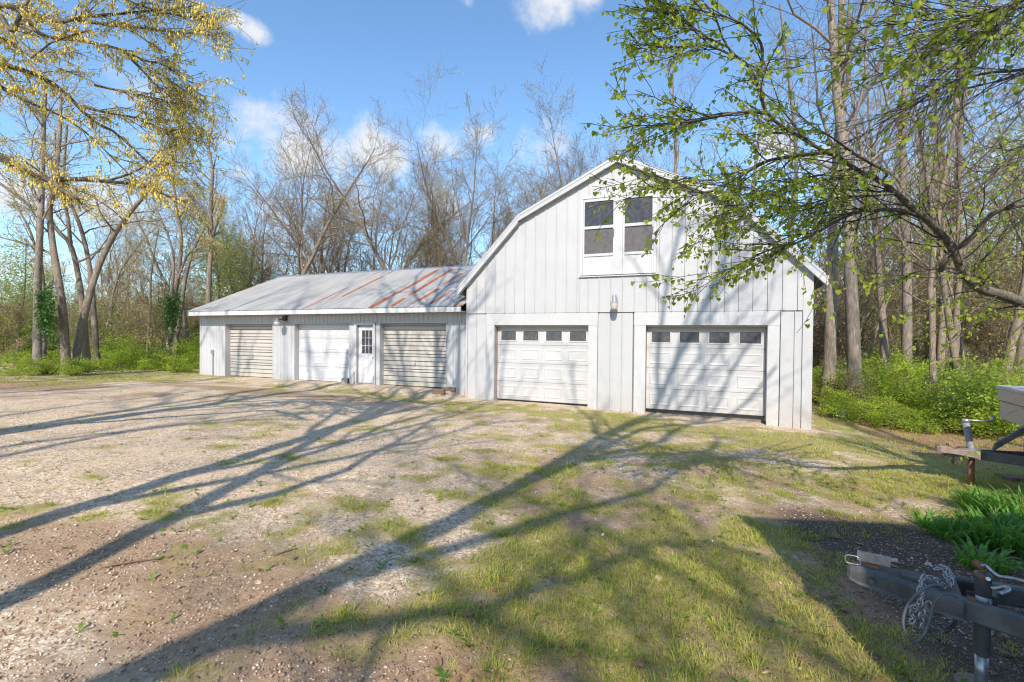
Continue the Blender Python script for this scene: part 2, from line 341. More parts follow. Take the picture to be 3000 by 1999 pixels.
# ------------------------------------------------------------------ object helpers
def tag(o, label=None, cat=None, group=None, kind=None):
    if label: o['label'] = label
    if cat: o['category'] = cat
    if group: o['group'] = group
    if kind: o['kind'] = kind
    return o
def thing(name, label, cat, loc=(0, 0, 0), group=None):
    o = D.objects.new(name, None); COL.objects.link(o); o.location = loc; o.empty_display_size = .2
    return tag(o, label, cat, group)
def worigin(o):
    v = Vector((0, 0, 0))
    while o is not None: v = v + o.location; o = o.parent
    return v
class MB:
    def __init__(s): s.v = []; s.f = []; s.n = 0
    def add(s, v, f):
        v = np.asarray(v, float).reshape(-1, 3); s.v.append(v); n = s.n
        s.f += [tuple(int(i)+n for i in q) for q in f]; s.n += len(v)
    def box(s, x0, x1, y0, y1, z0, z1, z0b=None, z1b=None):
        """z1b/z0b: heights at x1 (sloping ends)"""
        a = z0 if z0b is None else z0b; b = z1 if z1b is None else z1b
        s.add([(x0, y0, z0), (x1, y0, a), (x1, y1, a), (x0, y1, z0), (x0, y0, z1), (x1, y0, b), (x1, y1, b), (x0, y1, z1)],
              [(0, 3, 2, 1), (4, 5, 6, 7), (0, 1, 5, 4), (1, 2, 6, 5), (2, 3, 7, 6), (3, 0, 4, 7)])
    def obox(s, p, ax, ay, az):
        p = np.array(p, float); ax, ay, az = map(lambda q: np.array(q, float), (ax, ay, az))
        s.add([p, p+ax, p+ax+ay, p+ay, p+az, p+ax+az, p+ax+ay+az, p+ay+az],
              [(0, 3, 2, 1), (4, 5, 6, 7), (0, 1, 5, 4), (1, 2, 6, 5), (2, 3, 7, 6), (3, 0, 4, 7)])
    def tube(s, pts, rad, n=8, cap=True):
        v, f = tubes([(np.array(pts, float), np.broadcast_to(np.array(rad, float), (len(pts),)))], n, cap); s.add(v, f)
    def prism(s, poly, y0, y1):
        """poly: list of (x,z), extruded along y"""
        k = len(poly); v = [(x, y0, z) for x, z in poly]+[(x, y1, z) for x, z in poly]
        s.add(v, [tuple(range(k)), tuple(range(2*k-1, k-1, -1))]+[(i, i+k, (i+1) % k+k, (i+1) % k) for i in range(k)])
    def build(s, name, mat, parent=None, smooth=False, tg=None, bev=0):
        v = np.concatenate(s.v) if s.v else np.zeros((0, 3))
        o = np.zeros(3)
        if parent is not None: o = np.array(worigin(parent))
        me = D.meshes.new(name); me.from_pydata((v-o).tolist(), [], s.f); me.update()
        if smooth: me.polygons.foreach_set('use_smooth', [True]*len(me.polygons))
        me.materials.append(mat); ob = D.objects.new(name, me); COL.objects.link(ob); ob.parent = parent
        if bev:
            md = ob.modifiers.new('bevel', 'BEVEL'); md.width = bev; md.segments = 2; md.limit_method = 'ANGLE'
        if tg: tag(ob, **tg)
        return ob
def fastmesh(name, v, faces, mat, parent=None, smooth=False, origin=None):
    """v (N,3) float, faces (M,k) int array"""
    me = D.meshes.new(name); v = np.asarray(v, np.float32)
    if origin is not None: v = v-np.array(origin, np.float32)
    k = faces.shape[1]; me.vertices.add(len(v)); me.vertices.foreach_set('co', v.ravel())
    me.loops.add(faces.size); me.loops.foreach_set('vertex_index', faces.astype(np.int32).ravel())
    me.polygons.add(len(faces)); me.polygons.foreach_set('loop_start', (np.arange(len(faces))*k).astype(np.int32)); me.polygons.foreach_set('loop_total', np.full(len(faces), k, np.int32))
    me.update(calc_edges=True); me.validate()
    if smooth: me.polygons.foreach_set('use_smooth', [True]*len(me.polygons))
    me.materials.append(mat); o = D.objects.new(name, me); COL.objects.link(o); o.parent = parent
    return o
def frames(P):
    T = np.gradient(P, axis=0); T /= np.linalg.norm(T, axis=1)[:, None]+1e-9
    up = np.array([0, 0, 1.]) if abs(T[0][2]) < .9 else np.array([1., 0, 0])
    U = np.cross(up, T[0]); U /= np.linalg.norm(U)+1e-9; Us = [U]
    for k in range(1, len(P)):
        U = U-T[k]*(U@T[k]); U /= np.linalg.norm(U)+1e-9; Us.append(U)
    Us = np.array(Us); return T, Us, np.cross(T, Us)
def tubes(lines, n, cap=False):
    V = []; F = []; off = 0; ang = np.arange(n)*2*math.pi/n; ca, sa = np.cos(ang), np.sin(ang)
    for P, r in lines:
        T, A, B = frames(P); k = len(P)
        v = P[:, None, :]+r[:, None, None]*(A[:, None, :]*ca[None, :, None]+B[:, None, :]*sa[None, :, None])
        V.append(v.reshape(-1, 3))
        i = np.arange(k-1)[:, None]*n; j = np.arange(n)[None, :]; j2 = (j+1) % n
        q = np.stack([i+j, i+j2, i+n+j2, i+n+j], -1).reshape(-1, 4)+off
        F.append(q); off += k*n
    V = np.concatenate(V); F = np.concatenate(F)
    if cap:
        fl = [tuple(x) for x in F.tolist()]; o = 0
        for P, r in lines:
            fl.append(tuple(range(o+n-1, o-1, -1))); e = o+(len(P)-1)*n; fl.append(tuple(range(e, e+n))); o += len(P)*n
        return V, fl
    return V, F
def dup(root, loc, rz=0, sc=(1, 1, 1), label=None, cat=None, group=None):
    r = root.copy(); COL.objects.link(r); r.location = loc; r.rotation_euler = (0, 0, rz); r.scale = sc
    if label: r['label'] = label
    if group: r['group'] = group
    for ch in list(root.children):
        c = ch.copy(); COL.objects.link(c); c.parent = r
        for gch in ch.children:
            d = gch.copy(); COL.objects.link(d); d.parent = c
    return r
def smoothpath(pts, n):
    P = np.array(pts, float); d = np.r_[0, np.cumsum(np.linalg.norm(np.diff(P, axis=0), axis=1))]; t = np.linspace(0, d[-1], n)
    # catmull-rom resample
    idx = np.clip(np.searchsorted(d, t, side='right')-1, 0, len(P)-2); u = (t-d[idx])/(d[idx+1]-d[idx]+1e-9)
    Pp = np.vstack([2*P[0]-P[1], P, 2*P[-1]-P[-2]]); a, b, c, e = Pp[idx], Pp[idx+1], Pp[idx+2], Pp[idx+3]; u = u[:, None]
    return .5*((2*b)+(-a+c)*u+(2*a-5*b+4*c-e)*u**2+(-a+3*b-3*c+e)*u**3)

# ------------------------------------------------------------------ ground
def band(x, y):  # grass strip in front of the barn
    return np.exp(-((y+1.75+.12*np.sin(x*1.3))/.75)**2)*sst(-4.5, -1.5, x)*sst(11, 8.6, x)
def blob(x, y, cx, cy, rx, ry, a): return a*np.exp(-(((x-cx)/rx)**2+((y-cy)/ry)**2))
def cover(x, y, full=False):
    n1 = fbm(x*.9, y*.9, 21); n2 = fbm(x*3.1, y*3.1, 22, 3)
    gr = .05+1.0*band(x, y)
    gr = gr+blob(x, y, 5.6, -9.0, 1.2, .9, .38)+blob(x, y, 6.6, -8.1, .7, .6, .25)+blob(x, y, 5.0, -9.8, .8, .5, .25)+blob(x, y, 6.1, -10.0, .9, .5, .2)
    gr = gr+.40*sst(1.2, 5.0, x+.15*y)*sst(-10.5, -9, y)*sst(.2, -1.4, y)+.30*sst(8.3, 9.2, x)*sst(-7.5, -6, y)
    gr = gr+.18*sst(-1.5, 3, x)+.10*sst(1.5, 4, x)*sst(-9.5, -8, y)
    gr = gr+blob(x, y, -3.4, -1.2, 2.4, .45, .6)+blob(x, y, -8.3, -1.3, 1.8, .4, .45)+blob(x, y, -6.2, -.9, 1.2, .3, .35)
    lawn = sst(-9.6, -11.2, x-.25*(y+3))
    gr = gr+.85*lawn*sst(-8, -5, y)
    gr = gr+.5*sst(8.9, 9.6, x)*sst(3, .5, y)*sst(-3, -1, y)
    shade = sst(6.85, 7.45, x+.21*(y+7))*sst(-6.3, -7.1, y)        # house's cast shadow, painted into the ground cover as dark mulch
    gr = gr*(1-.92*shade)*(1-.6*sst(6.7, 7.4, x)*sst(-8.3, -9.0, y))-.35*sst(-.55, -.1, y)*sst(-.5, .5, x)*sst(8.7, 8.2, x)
    gr = np.clip(gr+(n1-.5)*1.3+(n2-.5)*2.1, 0, 1)
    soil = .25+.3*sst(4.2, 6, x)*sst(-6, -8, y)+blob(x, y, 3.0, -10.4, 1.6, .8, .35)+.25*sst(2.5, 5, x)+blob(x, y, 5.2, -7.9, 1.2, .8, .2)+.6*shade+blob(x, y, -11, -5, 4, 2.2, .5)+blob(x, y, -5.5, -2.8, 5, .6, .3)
    soil = soil+.35*sst(-1.6, -2.3, y)*sst(-3.6, -2.6, y)*sst(3, 1, x)
    soil = soil+.9*(fbm(x*.35+3, (y-.25*x)*1.1, 71)-.55)+.25*sst(-9.3, -10.3, y)
    soil = soil-.35*sst(-1, -.1, y)-blob(x, y, -1.5, -7, 3.5, 2.2, .3)
    soil = np.clip(soil+(n1-.5)*.8, 0, 1)
    lit = sst(9.2, 10.5, x)*sst(-3.5, -1.5, y)*.8+.35*shade+sst(-12.8, -15, x)*.3+.7*sst(9, 12, y)+blob(x, y, -13.5, -6.3, 3.5, 1.6, .75)
    lit = lit+blob(x, y, 7.3, -8.6, .6, 1.3, .45)+blob(x, y, 6.2, -10.4, 1.6, .7, .4)+.12*sst(3, 5.5, x)
    lit = np.clip(lit+(fbm(x*1.3, y*1.3, 33)-.5)*.7, 0, 1)
    mul_shade = np.clip(sst(6.85, 7.5, x+.21*(y+7))*sst(-6.0, -7.1, y)*sst(10.8, 9.6, x)+(n2-.5)*.5, 0, 1)  # mulch mask follows the house shadow outline, with a soft wider edge
    if full: return gr, soil, lit, mul_shade
    return gr, soil, lit
def axis(c, fine, nf, far, nn, up):
    a = np.arange(-nf, nf+1)*fine; r = a[-1]; k = np.geomspace(fine, up, nn); k = np.cumsum(k); k = k*(far-r)/k[-1]
    return c+np.concatenate([-(r+k[::-1]), a, r+k])
xs = axis(5.2, .032, 110, 210, 150, 16); ys = axis(-8.4, .032, 75, 210, 150, 16)
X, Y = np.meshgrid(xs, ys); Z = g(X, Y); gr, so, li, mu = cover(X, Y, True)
near = np.exp(-((X-5.2)/5)**2-((Y+8.4)/4)**2)
Z = Z+(fbm(X*14, Y*14, 41, 2)-.5)*.018*near+(vnoise(X*45, Y*45, 43)-.5)*.008*near
nx, ny = len(xs), len(ys); ii = (np.arange(ny-1)[:, None]*nx+np.arange(nx-1)[None, :]).ravel()
gf = np.stack([ii, ii+1, ii+nx+1, ii+nx], -1)
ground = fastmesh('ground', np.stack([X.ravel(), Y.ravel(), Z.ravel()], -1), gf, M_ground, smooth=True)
for nme, arr in (('grass', gr), ('soil', so), ('litter', li), ('mulch', mu)):  # the mulch channel carries painted house shade
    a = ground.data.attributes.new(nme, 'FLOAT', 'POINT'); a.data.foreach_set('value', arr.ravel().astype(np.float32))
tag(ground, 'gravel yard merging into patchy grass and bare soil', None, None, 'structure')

def inframe(x, y, m=150):
    dx, dy = x-CAM[0], y-CAM[1]; f = dx*_f[0]+dy*_f[1]; r = dx*_r[0]+dy*_r[1]
    px = 1500+FPX*r/np.maximum(f, .05); return (f > .9) & (px > -m) & (px < 3000+m), f
inside = lambda x, y: ((x > -12.3) & (x < .1) & (y > .15) & (y < 8.3)) | ((x > -.05) & (x < 8.9) & (y > -.03) & (y < 11))

def scatter(n, fmax, power=1.):
    """random points in the visible wedge, denser close by"""
    f = 1.2+(fmax-1.2)*rng.random(n)**power; t = (rng.random(n)*2-1)*1.22*f
    x = CAM[0]+_f[0]*f+_r[0]*t; y = CAM[1]+_f[1]*f+_r[1]*t
    ok = ~inside(x, y); return x[ok], y[ok], f[ok]

def blades(name, x, y, h, w, lean, mat, segs=2, az=None):
    n = len(x); z = g(x, y)-.01
    az = rng.random(n)*2*math.pi if az is None else az
    wd = az+math.pi/2+rng.normal(0, .4, n); lx, ly = np.cos(az)*lean*h, np.sin(az)*lean*h
    wx, wy = np.cos(wd)*w*.5, np.sin(wd)*w*.5
    if segs == 1:
        v = np.stack([np.stack([x-wx, y-wy, z], -1), np.stack([x+wx, y+wy, z], -1), np.stack([x+lx, y+ly, z+h], -1)], 1).reshape(-1, 3)
        return fastmesh(name, v, np.arange(3*n).reshape(-1, 3), mat)
    m = .55
    v = np.stack([np.stack([x-wx, y-wy, z], -1), np.stack([x+wx, y+wy, z], -1),
                  np.stack([x+lx*.35+wx*.8, y+ly*.35+wy*.8, z+h*m], -1), np.stack([x+lx*.35-wx*.8, y+ly*.35-wy*.8, z+h*m], -1),
                  np.stack([x+lx, y+ly, z+h*(1-lean*.25)], -1)], 1).reshape(-1, 3)
    b = np.arange(n)[:, None]*5; f = np.concatenate([b+[0, 1, 2], b+[0, 2, 3], b+[3, 2, 4]], 0)
    return fastmesh(name, v, f, mat)
def tufted(nt_, fmax, power, per, spread, thr=.35, hmul=1.):
    x, y, f = scatter(nt_, fmax, power); c = cover(x, y)[0]; keep = rng.random(len(x)) < np.clip((c-thr)*2.0, 0, 1)**1.3+.008
    x, y, f, c = x[keep], y[keep], f[keep], c[keep]; hb = (.014+.045*rng.random(len(x))**2.6)*(.5+.8*c)*hmul
    k = per; az = rng.random(len(x)*k)*2*math.pi; rad = np.repeat(spread*(.4+.9*rng.random(len(x))), k)*np.sqrt(rng.random(len(x)*k))
    X_ = np.repeat(x, k)+np.cos(az)*rad; Y_ = np.repeat(y, k)+np.sin(az)*rad
    return X_, Y_, np.repeat(hb, k)*(.55+.9*rng.random(len(X_))), az, np.repeat(f, k)
x, y, h, az, f = tufted(22000, 6.5, 1.25, 12, .05); ok = ~inside(x, y)
tag(blades('short_grass', x[ok], y[ok], h[ok], .0038+.0012*f[ok]*.35, .35+.9*rng.random(ok.sum()), M_grass, 2, az[ok]), 'patchy short spring grass in front of the trailer hitch', 'grass', kind='stuff')
x, y, h, az, f = tufted(30000, 24, 1.2, 7, .09, .33, 1.15); m = (f > 5.5) & ~inside(x, y)
tag(blades('short_grass', x[m], y[m], h[m], .006+.0010*f[m], .3+.8*rng.random(m.sum()), M_grass, 1, az[m]), 'thin green grass strip along the barn and wood edge', 'grass', kind='stuff')
x, y, h, az, f = tufted(22000, 9, 1.2, 7, .07, .10, .9)
tag(blades('dry_grass', x, y, h*.8, .003+.0006*f, .7+rng.random(len(x)), M_grassd, 1, az), 'dry straw coloured grass scattered over the yard', 'grass', kind='stuff')
# broad weeds
def weeds():
    x, y, f = scatter(1500, 8, 1.1); c = cover(x, y)[0]; k = rng.random(len(x)) < .12+.35*c; x, y = x[k], y[k]
    X_, Y_, A, H = [], [], [], []
    V = []; F = []; o = 0
    for a, b in zip(x, y):
        for j in range(R.randint(3, 6)):
            t = R.random()*6.28; L = R.uniform(.025, .06); w = L*.38; z = gz(a, b); e = R.uniform(.2, .9)
            dx, dy = math.cos(t), math.sin(t); px, py = -dy*w/2, dx*w/2
            V += [(a, b, z), (a+dx*L*.55+px, b+dy*L*.55+py, z+L*e*.6), (a+dx*L, b+dy*L, z+L*e*.75), (a+dx*L*.55-px, b+dy*L*.55-py, z+L*e*.6)]
            F.append((o, o+1, o+2, o+3)); o += 4
    return fastmesh('broadleaf_weeds', np.array(V), np.array(F), M_weed)
tag(weeds(), 'small broad leaved weeds dotted over gravel and grass', 'weeds', kind='stuff')
# stones
def bits(name, x, y, s, mat, flat=.6, z0=.25):
    n = len(x); base = np.array([(1, 0, 0), (0, 1, 0), (-1, 0, 0), (0, -1, 0), (0, 0, 1), (0, 0, -1)], float)
    tri = np.array([(0, 1, 4), (1, 2, 4), (2, 3, 4), (3, 0, 4), (1, 0, 5), (2, 1, 5), (3, 2, 5), (0, 3, 5)])
    v = base[None]*(.65+.6*rng.random((n, 6, 3)))*s[:, None, None]*np.array([1, 1, flat])[None, None]
    v[:, :, :2] *= (.7+.6*rng.random((n, 1, 2)))
    a = rng.random(n)*6.28; c, s_ = np.cos(a)[:, None], np.sin(a)[:, None]
    vx = v[:, :, 0]*c-v[:, :, 1]*s_; vy = v[:, :, 0]*s_+v[:, :, 1]*c
    tl = (rng.random((n, 2))-.5)*.9; vz = v[:, :, 2]+vx*tl[:, :1]+vy*tl[:, 1:]
    P = np.stack([vx+x[:, None], vy+y[:, None], vz+(g(x, y)+s*z0)[:, None]], -1).reshape(-1, 3)
    return fastmesh(name, P, (tri[None]+np.arange(n)[:, None, None]*6).reshape(-1, 3), mat)
x, y, f = scatter(95000, 9, 1.25); gr_, so_, li_ = cover(x, y); k = rng.random(len(x)) < np.clip(1.0-gr_*1.1-so_*.45, .04, 1); x, y, f = x[k], y[k], f[k]
tag(bits('gravel', x, y, (.0036+.0070*rng.random(len(x))**3)*(1+.05*f), M_peb), 'loose pinkish grey limestone gravel over the drive', 'gravel', kind='stuff')
x, y, f = scatter(26000, 7, 1.2); gr_, so_, li_ = cover(x, y); k = rng.random(len(x)) < np.clip(so_*1.4-.45, .0, 1); x, y = x[k], y[k]
tag(bits('wood_chips', x, y, (.005+.011*rng.random(len(x))**2), M_chip, .3), 'dark brown wood chips and soil crumbs', 'mulch', kind='stuff')
x, y, f = scatter(11000, 22, 1.0); gr_, so_, li_ = cover(x, y); k = rng.random(len(x)) < np.clip(li_*1.2-.1, .015, 1); x, y = x[k], y[k]
def leafbits(name, x, y, s, mat):
    n = len(x); a = rng.random(n)*6.28; z = g(x, y)+.008; t = rng.normal(0, .35, (n, 2))
    q = np.array([(-1, 0), (0, -.55), (1, 0), (0, .55)]); vx = q[None, :, 0]*s[:, None]; vy = q[None, :, 1]*s[:, None]
    X_ = vx*np.cos(a)[:, None]-vy*np.sin(a)[:, None]; Y_ = vx*np.sin(a)[:, None]+vy*np.cos(a)[:, None]; Z_ = np.abs(X_*t[:, :1])+np.abs(Y_*t[:, 1:])
    return fastmesh(name, np.stack([X_+x[:, None], Y_+y[:, None], Z_+z[:, None]], -1).reshape(-1, 3), np.arange(4*n).reshape(-1, 4), mat)
tag(leafbits('leaf_litter', x, y, .012+.035*rng.random(len(x))**1.5, M_litter), 'fallen brown leaves under the trees and over the grass', 'leaf litter', kind='stuff')
# ================================================================== BARN
def lathe(mb, cx, cy, prof, n=20):
    a = np.arange(n)*2*math.pi/n; v = []; k = len(prof)
    for r, z in prof: v += [(cx+r*math.cos(t), cy+r*math.sin(t), z) for t in a]
    f = [(i*n+j, i*n+(j+1) % n, (i+1)*n+(j+1) % n, (i+1)*n+j) for i in range(k-1) for j in range(n)]
    f += [tuple(range(n-1, -1, -1)), tuple(range((k-1)*n, k*n))]
    mb.add(v, f)
def raised(mb, x0, x1, z0, z1, Y, d=.012):
    L = []
    for ins, dy in ((0, .001), (.014, -d), (.03, -d), (.052, -.003)):
        L.append([(x0+ins, Y+dy, z0+ins), (x1-ins, Y+dy, z0+ins), (x1-ins, Y+dy, z1-ins), (x0+ins, Y+dy, z1-ins)])
    v = [p for l in L for p in l]; f = []
    for k in range(3):
        for j in range(4): a, b = k*4+j, k*4+(j+1) % 4; f.append((a, b, b+4, a+4))
    f.append((12, 13, 14, 15)); mb.add(v, f)
def garage_door(parent, label, x0, x1, z0, z1, Y, mat, windows):
    d = MB(); d.box(x0, x1, Y+.004, Y+.05, z0, z1); root = d.build('garage_door', M_joint, parent)
    if label: root['label'] = label
    h = (z1-z0)/4; w = (x1-x0)/4; rp = None
    for k in range(4):
        a = z0+k*h; s = MB(); s.box(x0+.004, x1-.004, Y-.03, Y+.003, a+.004, a+h-.004)
        if k < 4:
            for q in (.018, .040, .062):
                s.box(x0+.006, x1-.006, Y-.0345, Y-.0295, a+h-q-.008, a+h-q)
                if k: s.box(x0+.006, x1-.006, Y-.0345, Y-.0295, a+q, a+q+.008)
        s.build('door_section', mat, root, bev=.003)
        for c in range(4):
            xa = x0+c*w+.12*w+.0; xb = x0+(c+1)*w-.12*w
            za, zb = a+.20*h, a+h-.22*h
            if k == 3 and windows:
                xa = x0+c*w+.13*w+.04; xb = xa+.66*w; za = a+.25*h; zb = a+.755*h; F = MB(); t = .035; yf = Y-.045
                F.box(xa-t, xb+t, yf, Y-.029, zb, zb+t); F.box(xa-t, xb+t, yf, Y-.029, za-t, za); F.box(xa-t, xa, yf, Y-.029, za, zb); F.box(xb, xb+t, yf, Y-.029, za, zb)
                F.build('window_frame', mat, root, bev=.004)
                G = MB(); G.box(xa, xb, Y-.036, Y-.0305, za, zb); G.build('window_pane', M_glass, root)
            else:
                P = MB(); raised(P, xa, xb, za, zb, Y-.030); P.build('raised_panel', mat, root)
    sl = MB(); sl.box(x0, x1, Y-.035, Y+.03, z0-.02, z0+.003); sl.build('rubber_seal', M_seal, root)
    return root

BW = 8.853; AP, AZ, KX, KZ, EX, EZ = 4.4265, 6.608, 2.754, 5.295, .237, 3.291
def outer(x):
    u = abs(x-AP); return AZ-(AZ-KZ)*u/KX if u < KX else KZ-(KZ-EZ)*(u-KX)/(AP+EX-KX)
barn = thing('barn', 'tall white gambrel roofed barn garage with two garage doors and paired loft windows', 'barn', (0, 0, 0))
# body behind the cladding
core = MB(); core.prism([(0.02, 2.50), (BW-.02, 2.50), (BW-.02, outer(BW)-.12), (AP+KX, KZ-.12), (AP, AZ-.12), (AP-KX, KZ-.12), (0.02, outer(0)-.12)], .004, 10.3)
for a, b in ((.02, .86), (3.73, 5.14), (8.0, BW-.02)): core.box(a, b, .036, .30, -.5, 2.499)
core.box(.02, BW-.02, .31, 10.29, -.5, 2.499)
core.build('wall_frame', M_gap, barn)
LZ = 2.53; P = .3053
def wtop(x): return outer(x)-.12
def panel_poly(x0, x1, zb, zt=None):
    pts = [(x0, zb), (x1, zb)]
    if zt is not None: return pts+[(x1, zt), (x0, zt)]
    pts.append((x1, wtop(x1)))
    for bx in (AP+KX, AP, AP-KX):
        if x0+.002 < bx < x1-.002: pts.append((bx, wtop(bx)))
    return pts+[(x0, wtop(x0))]
WX0, WX1, WZ0, WZ1 = 3.4455, 5.425, 3.475, 5.655
def panel(x0, x1, zb, zt, y0, y1, rib=True):
    m = MB(); poly = panel_poly(x0+.002, x1-.003, zb, zt); m.prism(poly, y0, y1)
    if rib:
        t = (zt if zt is not None else min(wtop(x0), wtop(x0+.022)))
        m.box(x0+.005, x0+.019, y0-.026, y0+.001, zb+.002, t-.002)
        m.box(x0+.019, x0+.050, y0-.005, y0+.001, zb+.002, t-.012 if zt is None else t-.002)
        z = zb+.06
        while z < t-.1:                                   # screw heads
            m.box(x0+.030, x0+.040, y0-.010, y0-.004, z, z+.010); z += .62
    return m.build('siding_panel', M_side, barn)
nP = 29
for k in range(nP):
    x0, x1 = k*P, min((k+1)*P, BW)
    if x1 > WX0+.01 and x0 < WX1-.01:
        a, b = max(x0, WX0), min(x1, WX1)
        panel(a, b, LZ, WZ0-.002, -.032, 0, a == x0); panel(a, b, WZ1+.002, None, -.032, 0, a == x0)
        if x0 < WX0: panel(x0, WX0, LZ, None, -.032, 0, True)
        if x1 > WX1: panel(WX1, x1, LZ, None, -.032, 0, False)
    else: panel(x0, x1, LZ, None, -.032, 0)
for a, b in ((0, .30), (.30, .648), (3.95, 4.27), (4.27, 4.575), (4.575, 4.86), (8.222, 8.50), (8.50, BW)):
    panel(a, b, -.45, LZ-.012, 0, .034, rib=a > .1 and a not in (3.95,))
def trim(name, mat, bev, *bx):
    m = MB(); m.box(*bx); return m.build(name, mat, barn, bev=bev)
trim('corner_trim', M_side, .004, BW-.19, BW+.012, -.045, .01, -.45, outer(BW)-.16)
trim('corner_trim', M_side, .004, -.012, .03, -.040, .01, -.45, outer(0)-.13)
for a, b, c, d in ((.651, .909, 3.69, 3.945), (4.89, 5.187, 7.957, 8.213)):
    trim('door_header', M_trim, .005, a, d, -.030, .030, 2.185, LZ-.008)
    trim('door_casing', M_trim, .005, a+.008, b, -.026, .030, -.45, 2.182)
    trim('door_casing', M_trim, .005, c, d-.006, -.026, .030, -.45, 2.182)
    trim('door_jamb', M_jamb, 0, b-.022, b-.001, .032, .30, -.1, 2.18)
    trim('door_jamb', M_jamb, 0, c+.001, c+.022, .032, .30, -.1, 2.18)
    trim('door_lintel', M_jamb, 0, b, c, .032, .22, 2.145, 2.184)
garage_door(barn, 'left garage door with four small dark windows', .912, 3.687, .0, 2.15, .235, M_door, True)
garage_door(barn, 'right garage door with four small dark windows', 5.19, 7.954, .0, 2.15, .235, M_door, True)
# loft windows: two tall units with a white panel below the sashes
fr = MB(); y0 = -.060
fr.box(WX0, WX1, y0, 0, WZ1-.075, WZ1); fr.box(WX0, WX0+.07, y0, 0, WZ0+.05, WZ1-.077); fr.box(WX1-.07, WX1, y0, 0, WZ0+.05, WZ1-.077)
fr.box(4.385, 4.575, y0-.004, 0, WZ0+.05, WZ1-.077); fr.build('window_surround', M_trim, barn, bev=.004)
sl = MB(); sl.box(WX0-.03, WX1+.03, -.085, 0, WZ0, WZ0+.028); sl.build('window_sill', M_trim, barn, bev=.004)
for xa, xb, gx0, gx1 in ((WX0+.072, 4.383, 3.556, 4.325), (4.577, WX1-.072, 4.622, 5.315)):
    w = MB(); yy = -.045
    w.box(xa, gx0, yy, 0, WZ0+.052, WZ1-.079); w.box(gx1, xb, yy, 0, WZ0+.052, WZ1-.079)
    w.box(gx0, gx1, yy, 0, 5.50, WZ1-.079); w.box(gx0, gx1, yy-.008, 0, 4.765, 4.842); w.box(gx0, gx1, yy-.006, 0, 4.03, 4.10); w.box(gx0, gx1, yy, 0, WZ0+.052, WZ0+.11)
    wr = w.build('loft_window', M_trim, barn, bev=.003)
    for z0_, z1_, mt in ((4.842, 5.50, M_glass2), (4.10, 4.765, M_glass3)):
        q = MB(); q.box(gx0, gx1, -.020, -.002, z0_, z1_); q.build('window_pane', mt, wr)
    q = MB(); q.box(gx0, gx1, -.028, -.002, WZ0+.11, 4.03); q.build('lower_panel', M_trim, wr)
    q = MB(); q.box(gx1+.012, gx1+.024, -.075, -.045, 4.52, 4.72); q.build('window_handle', M_seal, wr)
# roof: four slopes, rake boards and ridge cap
prof = [(-EX, EZ), (AP-KX, KZ), (AP, AZ), (AP+KX, KZ), (BW+EX, EZ)]
for k in range(4):
    (xa, za), (xb, zb) = prof[k], prof[k+1]; m = MB(); m.prism([(xa, za-.03), (xb, zb-.03), (xb, zb), (xa, za)], -.165, 10.5)
    n = 26
    for j in range(n):
        yj = .1+j*.4
        m.add([(xa, yj, za), (xb, yj, zb), (xb, yj+.03, zb), (xa, yj+.03, za), (xa, yj+.008, za+.022), (xb, yj+.008, zb+.022), (xb, yj+.022, zb+.022), (xa, yj+.022, za+.022)],
              [(0, 1, 5, 4), (4, 5, 6, 7), (7, 6, 2, 3)])
    m.build('roof_slope', M_roofg, barn)
    d = .17 if k in (1, 2) else .22
    m = MB(); m.prism([(xa, za-d), (xb, zb-d), (xb, zb+.006), (xa, za+.006)], -.192, -.167); m.build('rake_board', M_side, barn)
    m = MB(); e = .055; m.prism([(xa, za-e), (xb, zb-e), (xb, zb+.012), (xa, za+.012)], -.204, -.193); m.build('rake_flashing', M_side, barn)
    m = MB(); m.prism([(xa, za-d+.02), (xb, zb-d+.02), (xb, zb-d+.04), (xa, za-d+.04)], -.166, -.034); m.build('soffit', M_fascia, barn)
m = MB(); m.prism([(AP-.24, AZ-.10), (AP, AZ+.008), (AP+.24, AZ-.10), (AP+.24, AZ-.07), (AP, AZ+.04), (AP-.24, AZ-.07)], -.21, 10.5); m.build('ridge_cap', M_roofd, barn)
for sx in (-EX-.02, BW+EX): m = MB(); m.box(sx, sx+.02, -.19, 10.5, EZ-.2, EZ+.0); m.build('eave_fascia', M_fascia, barn)

# ================================================================== LOW WING
WY = .19
wing = thing('low_garage_wing', 'long low white garage wing with rusty metal roof, three garage doors and a side door', 'garage', (0, WY, 0))
def wbox(name, mat, bev, *bx):
    m = MB(); m.box(*bx); return m.build(name, mat, wing, bev=bev)
EY, EAZ, RY, RZ = WY-.455, 2.742, 4.06, 4.652; SL = (RZ-EAZ)/(RY-EY)
XL = -12.2; BY = 8.2
core = MB()
for a, b in ((XL+.03, -10.80), (-8.16, -7.18), (-4.57, -4.36), (-3.55, -3.40), (-.78, -.02)): core.box(a, b, WY+.03, WY+.45, -.4, 2.56)
core.box(XL+.03, -.02, WY+.46, BY-.1, -.4, 2.56); core.box(XL+.03, -.02, WY+.03, WY+.455, 2.31, 2.555)
core.add([(XL+.03, WY+.03, 2.562), (-.02, WY+.03, 2.562), (-.02, RY, RZ-.12), (XL+.03, RY, RZ-.12), (XL+.03, BY-.1, 2.562), (-.02, BY-.1, 2.562)], [(0, 1, 2, 3), (3, 2, 5, 4), (0, 3, 4), (1, 5, 2)])
core.build('wall_frame', M_wside, wing)
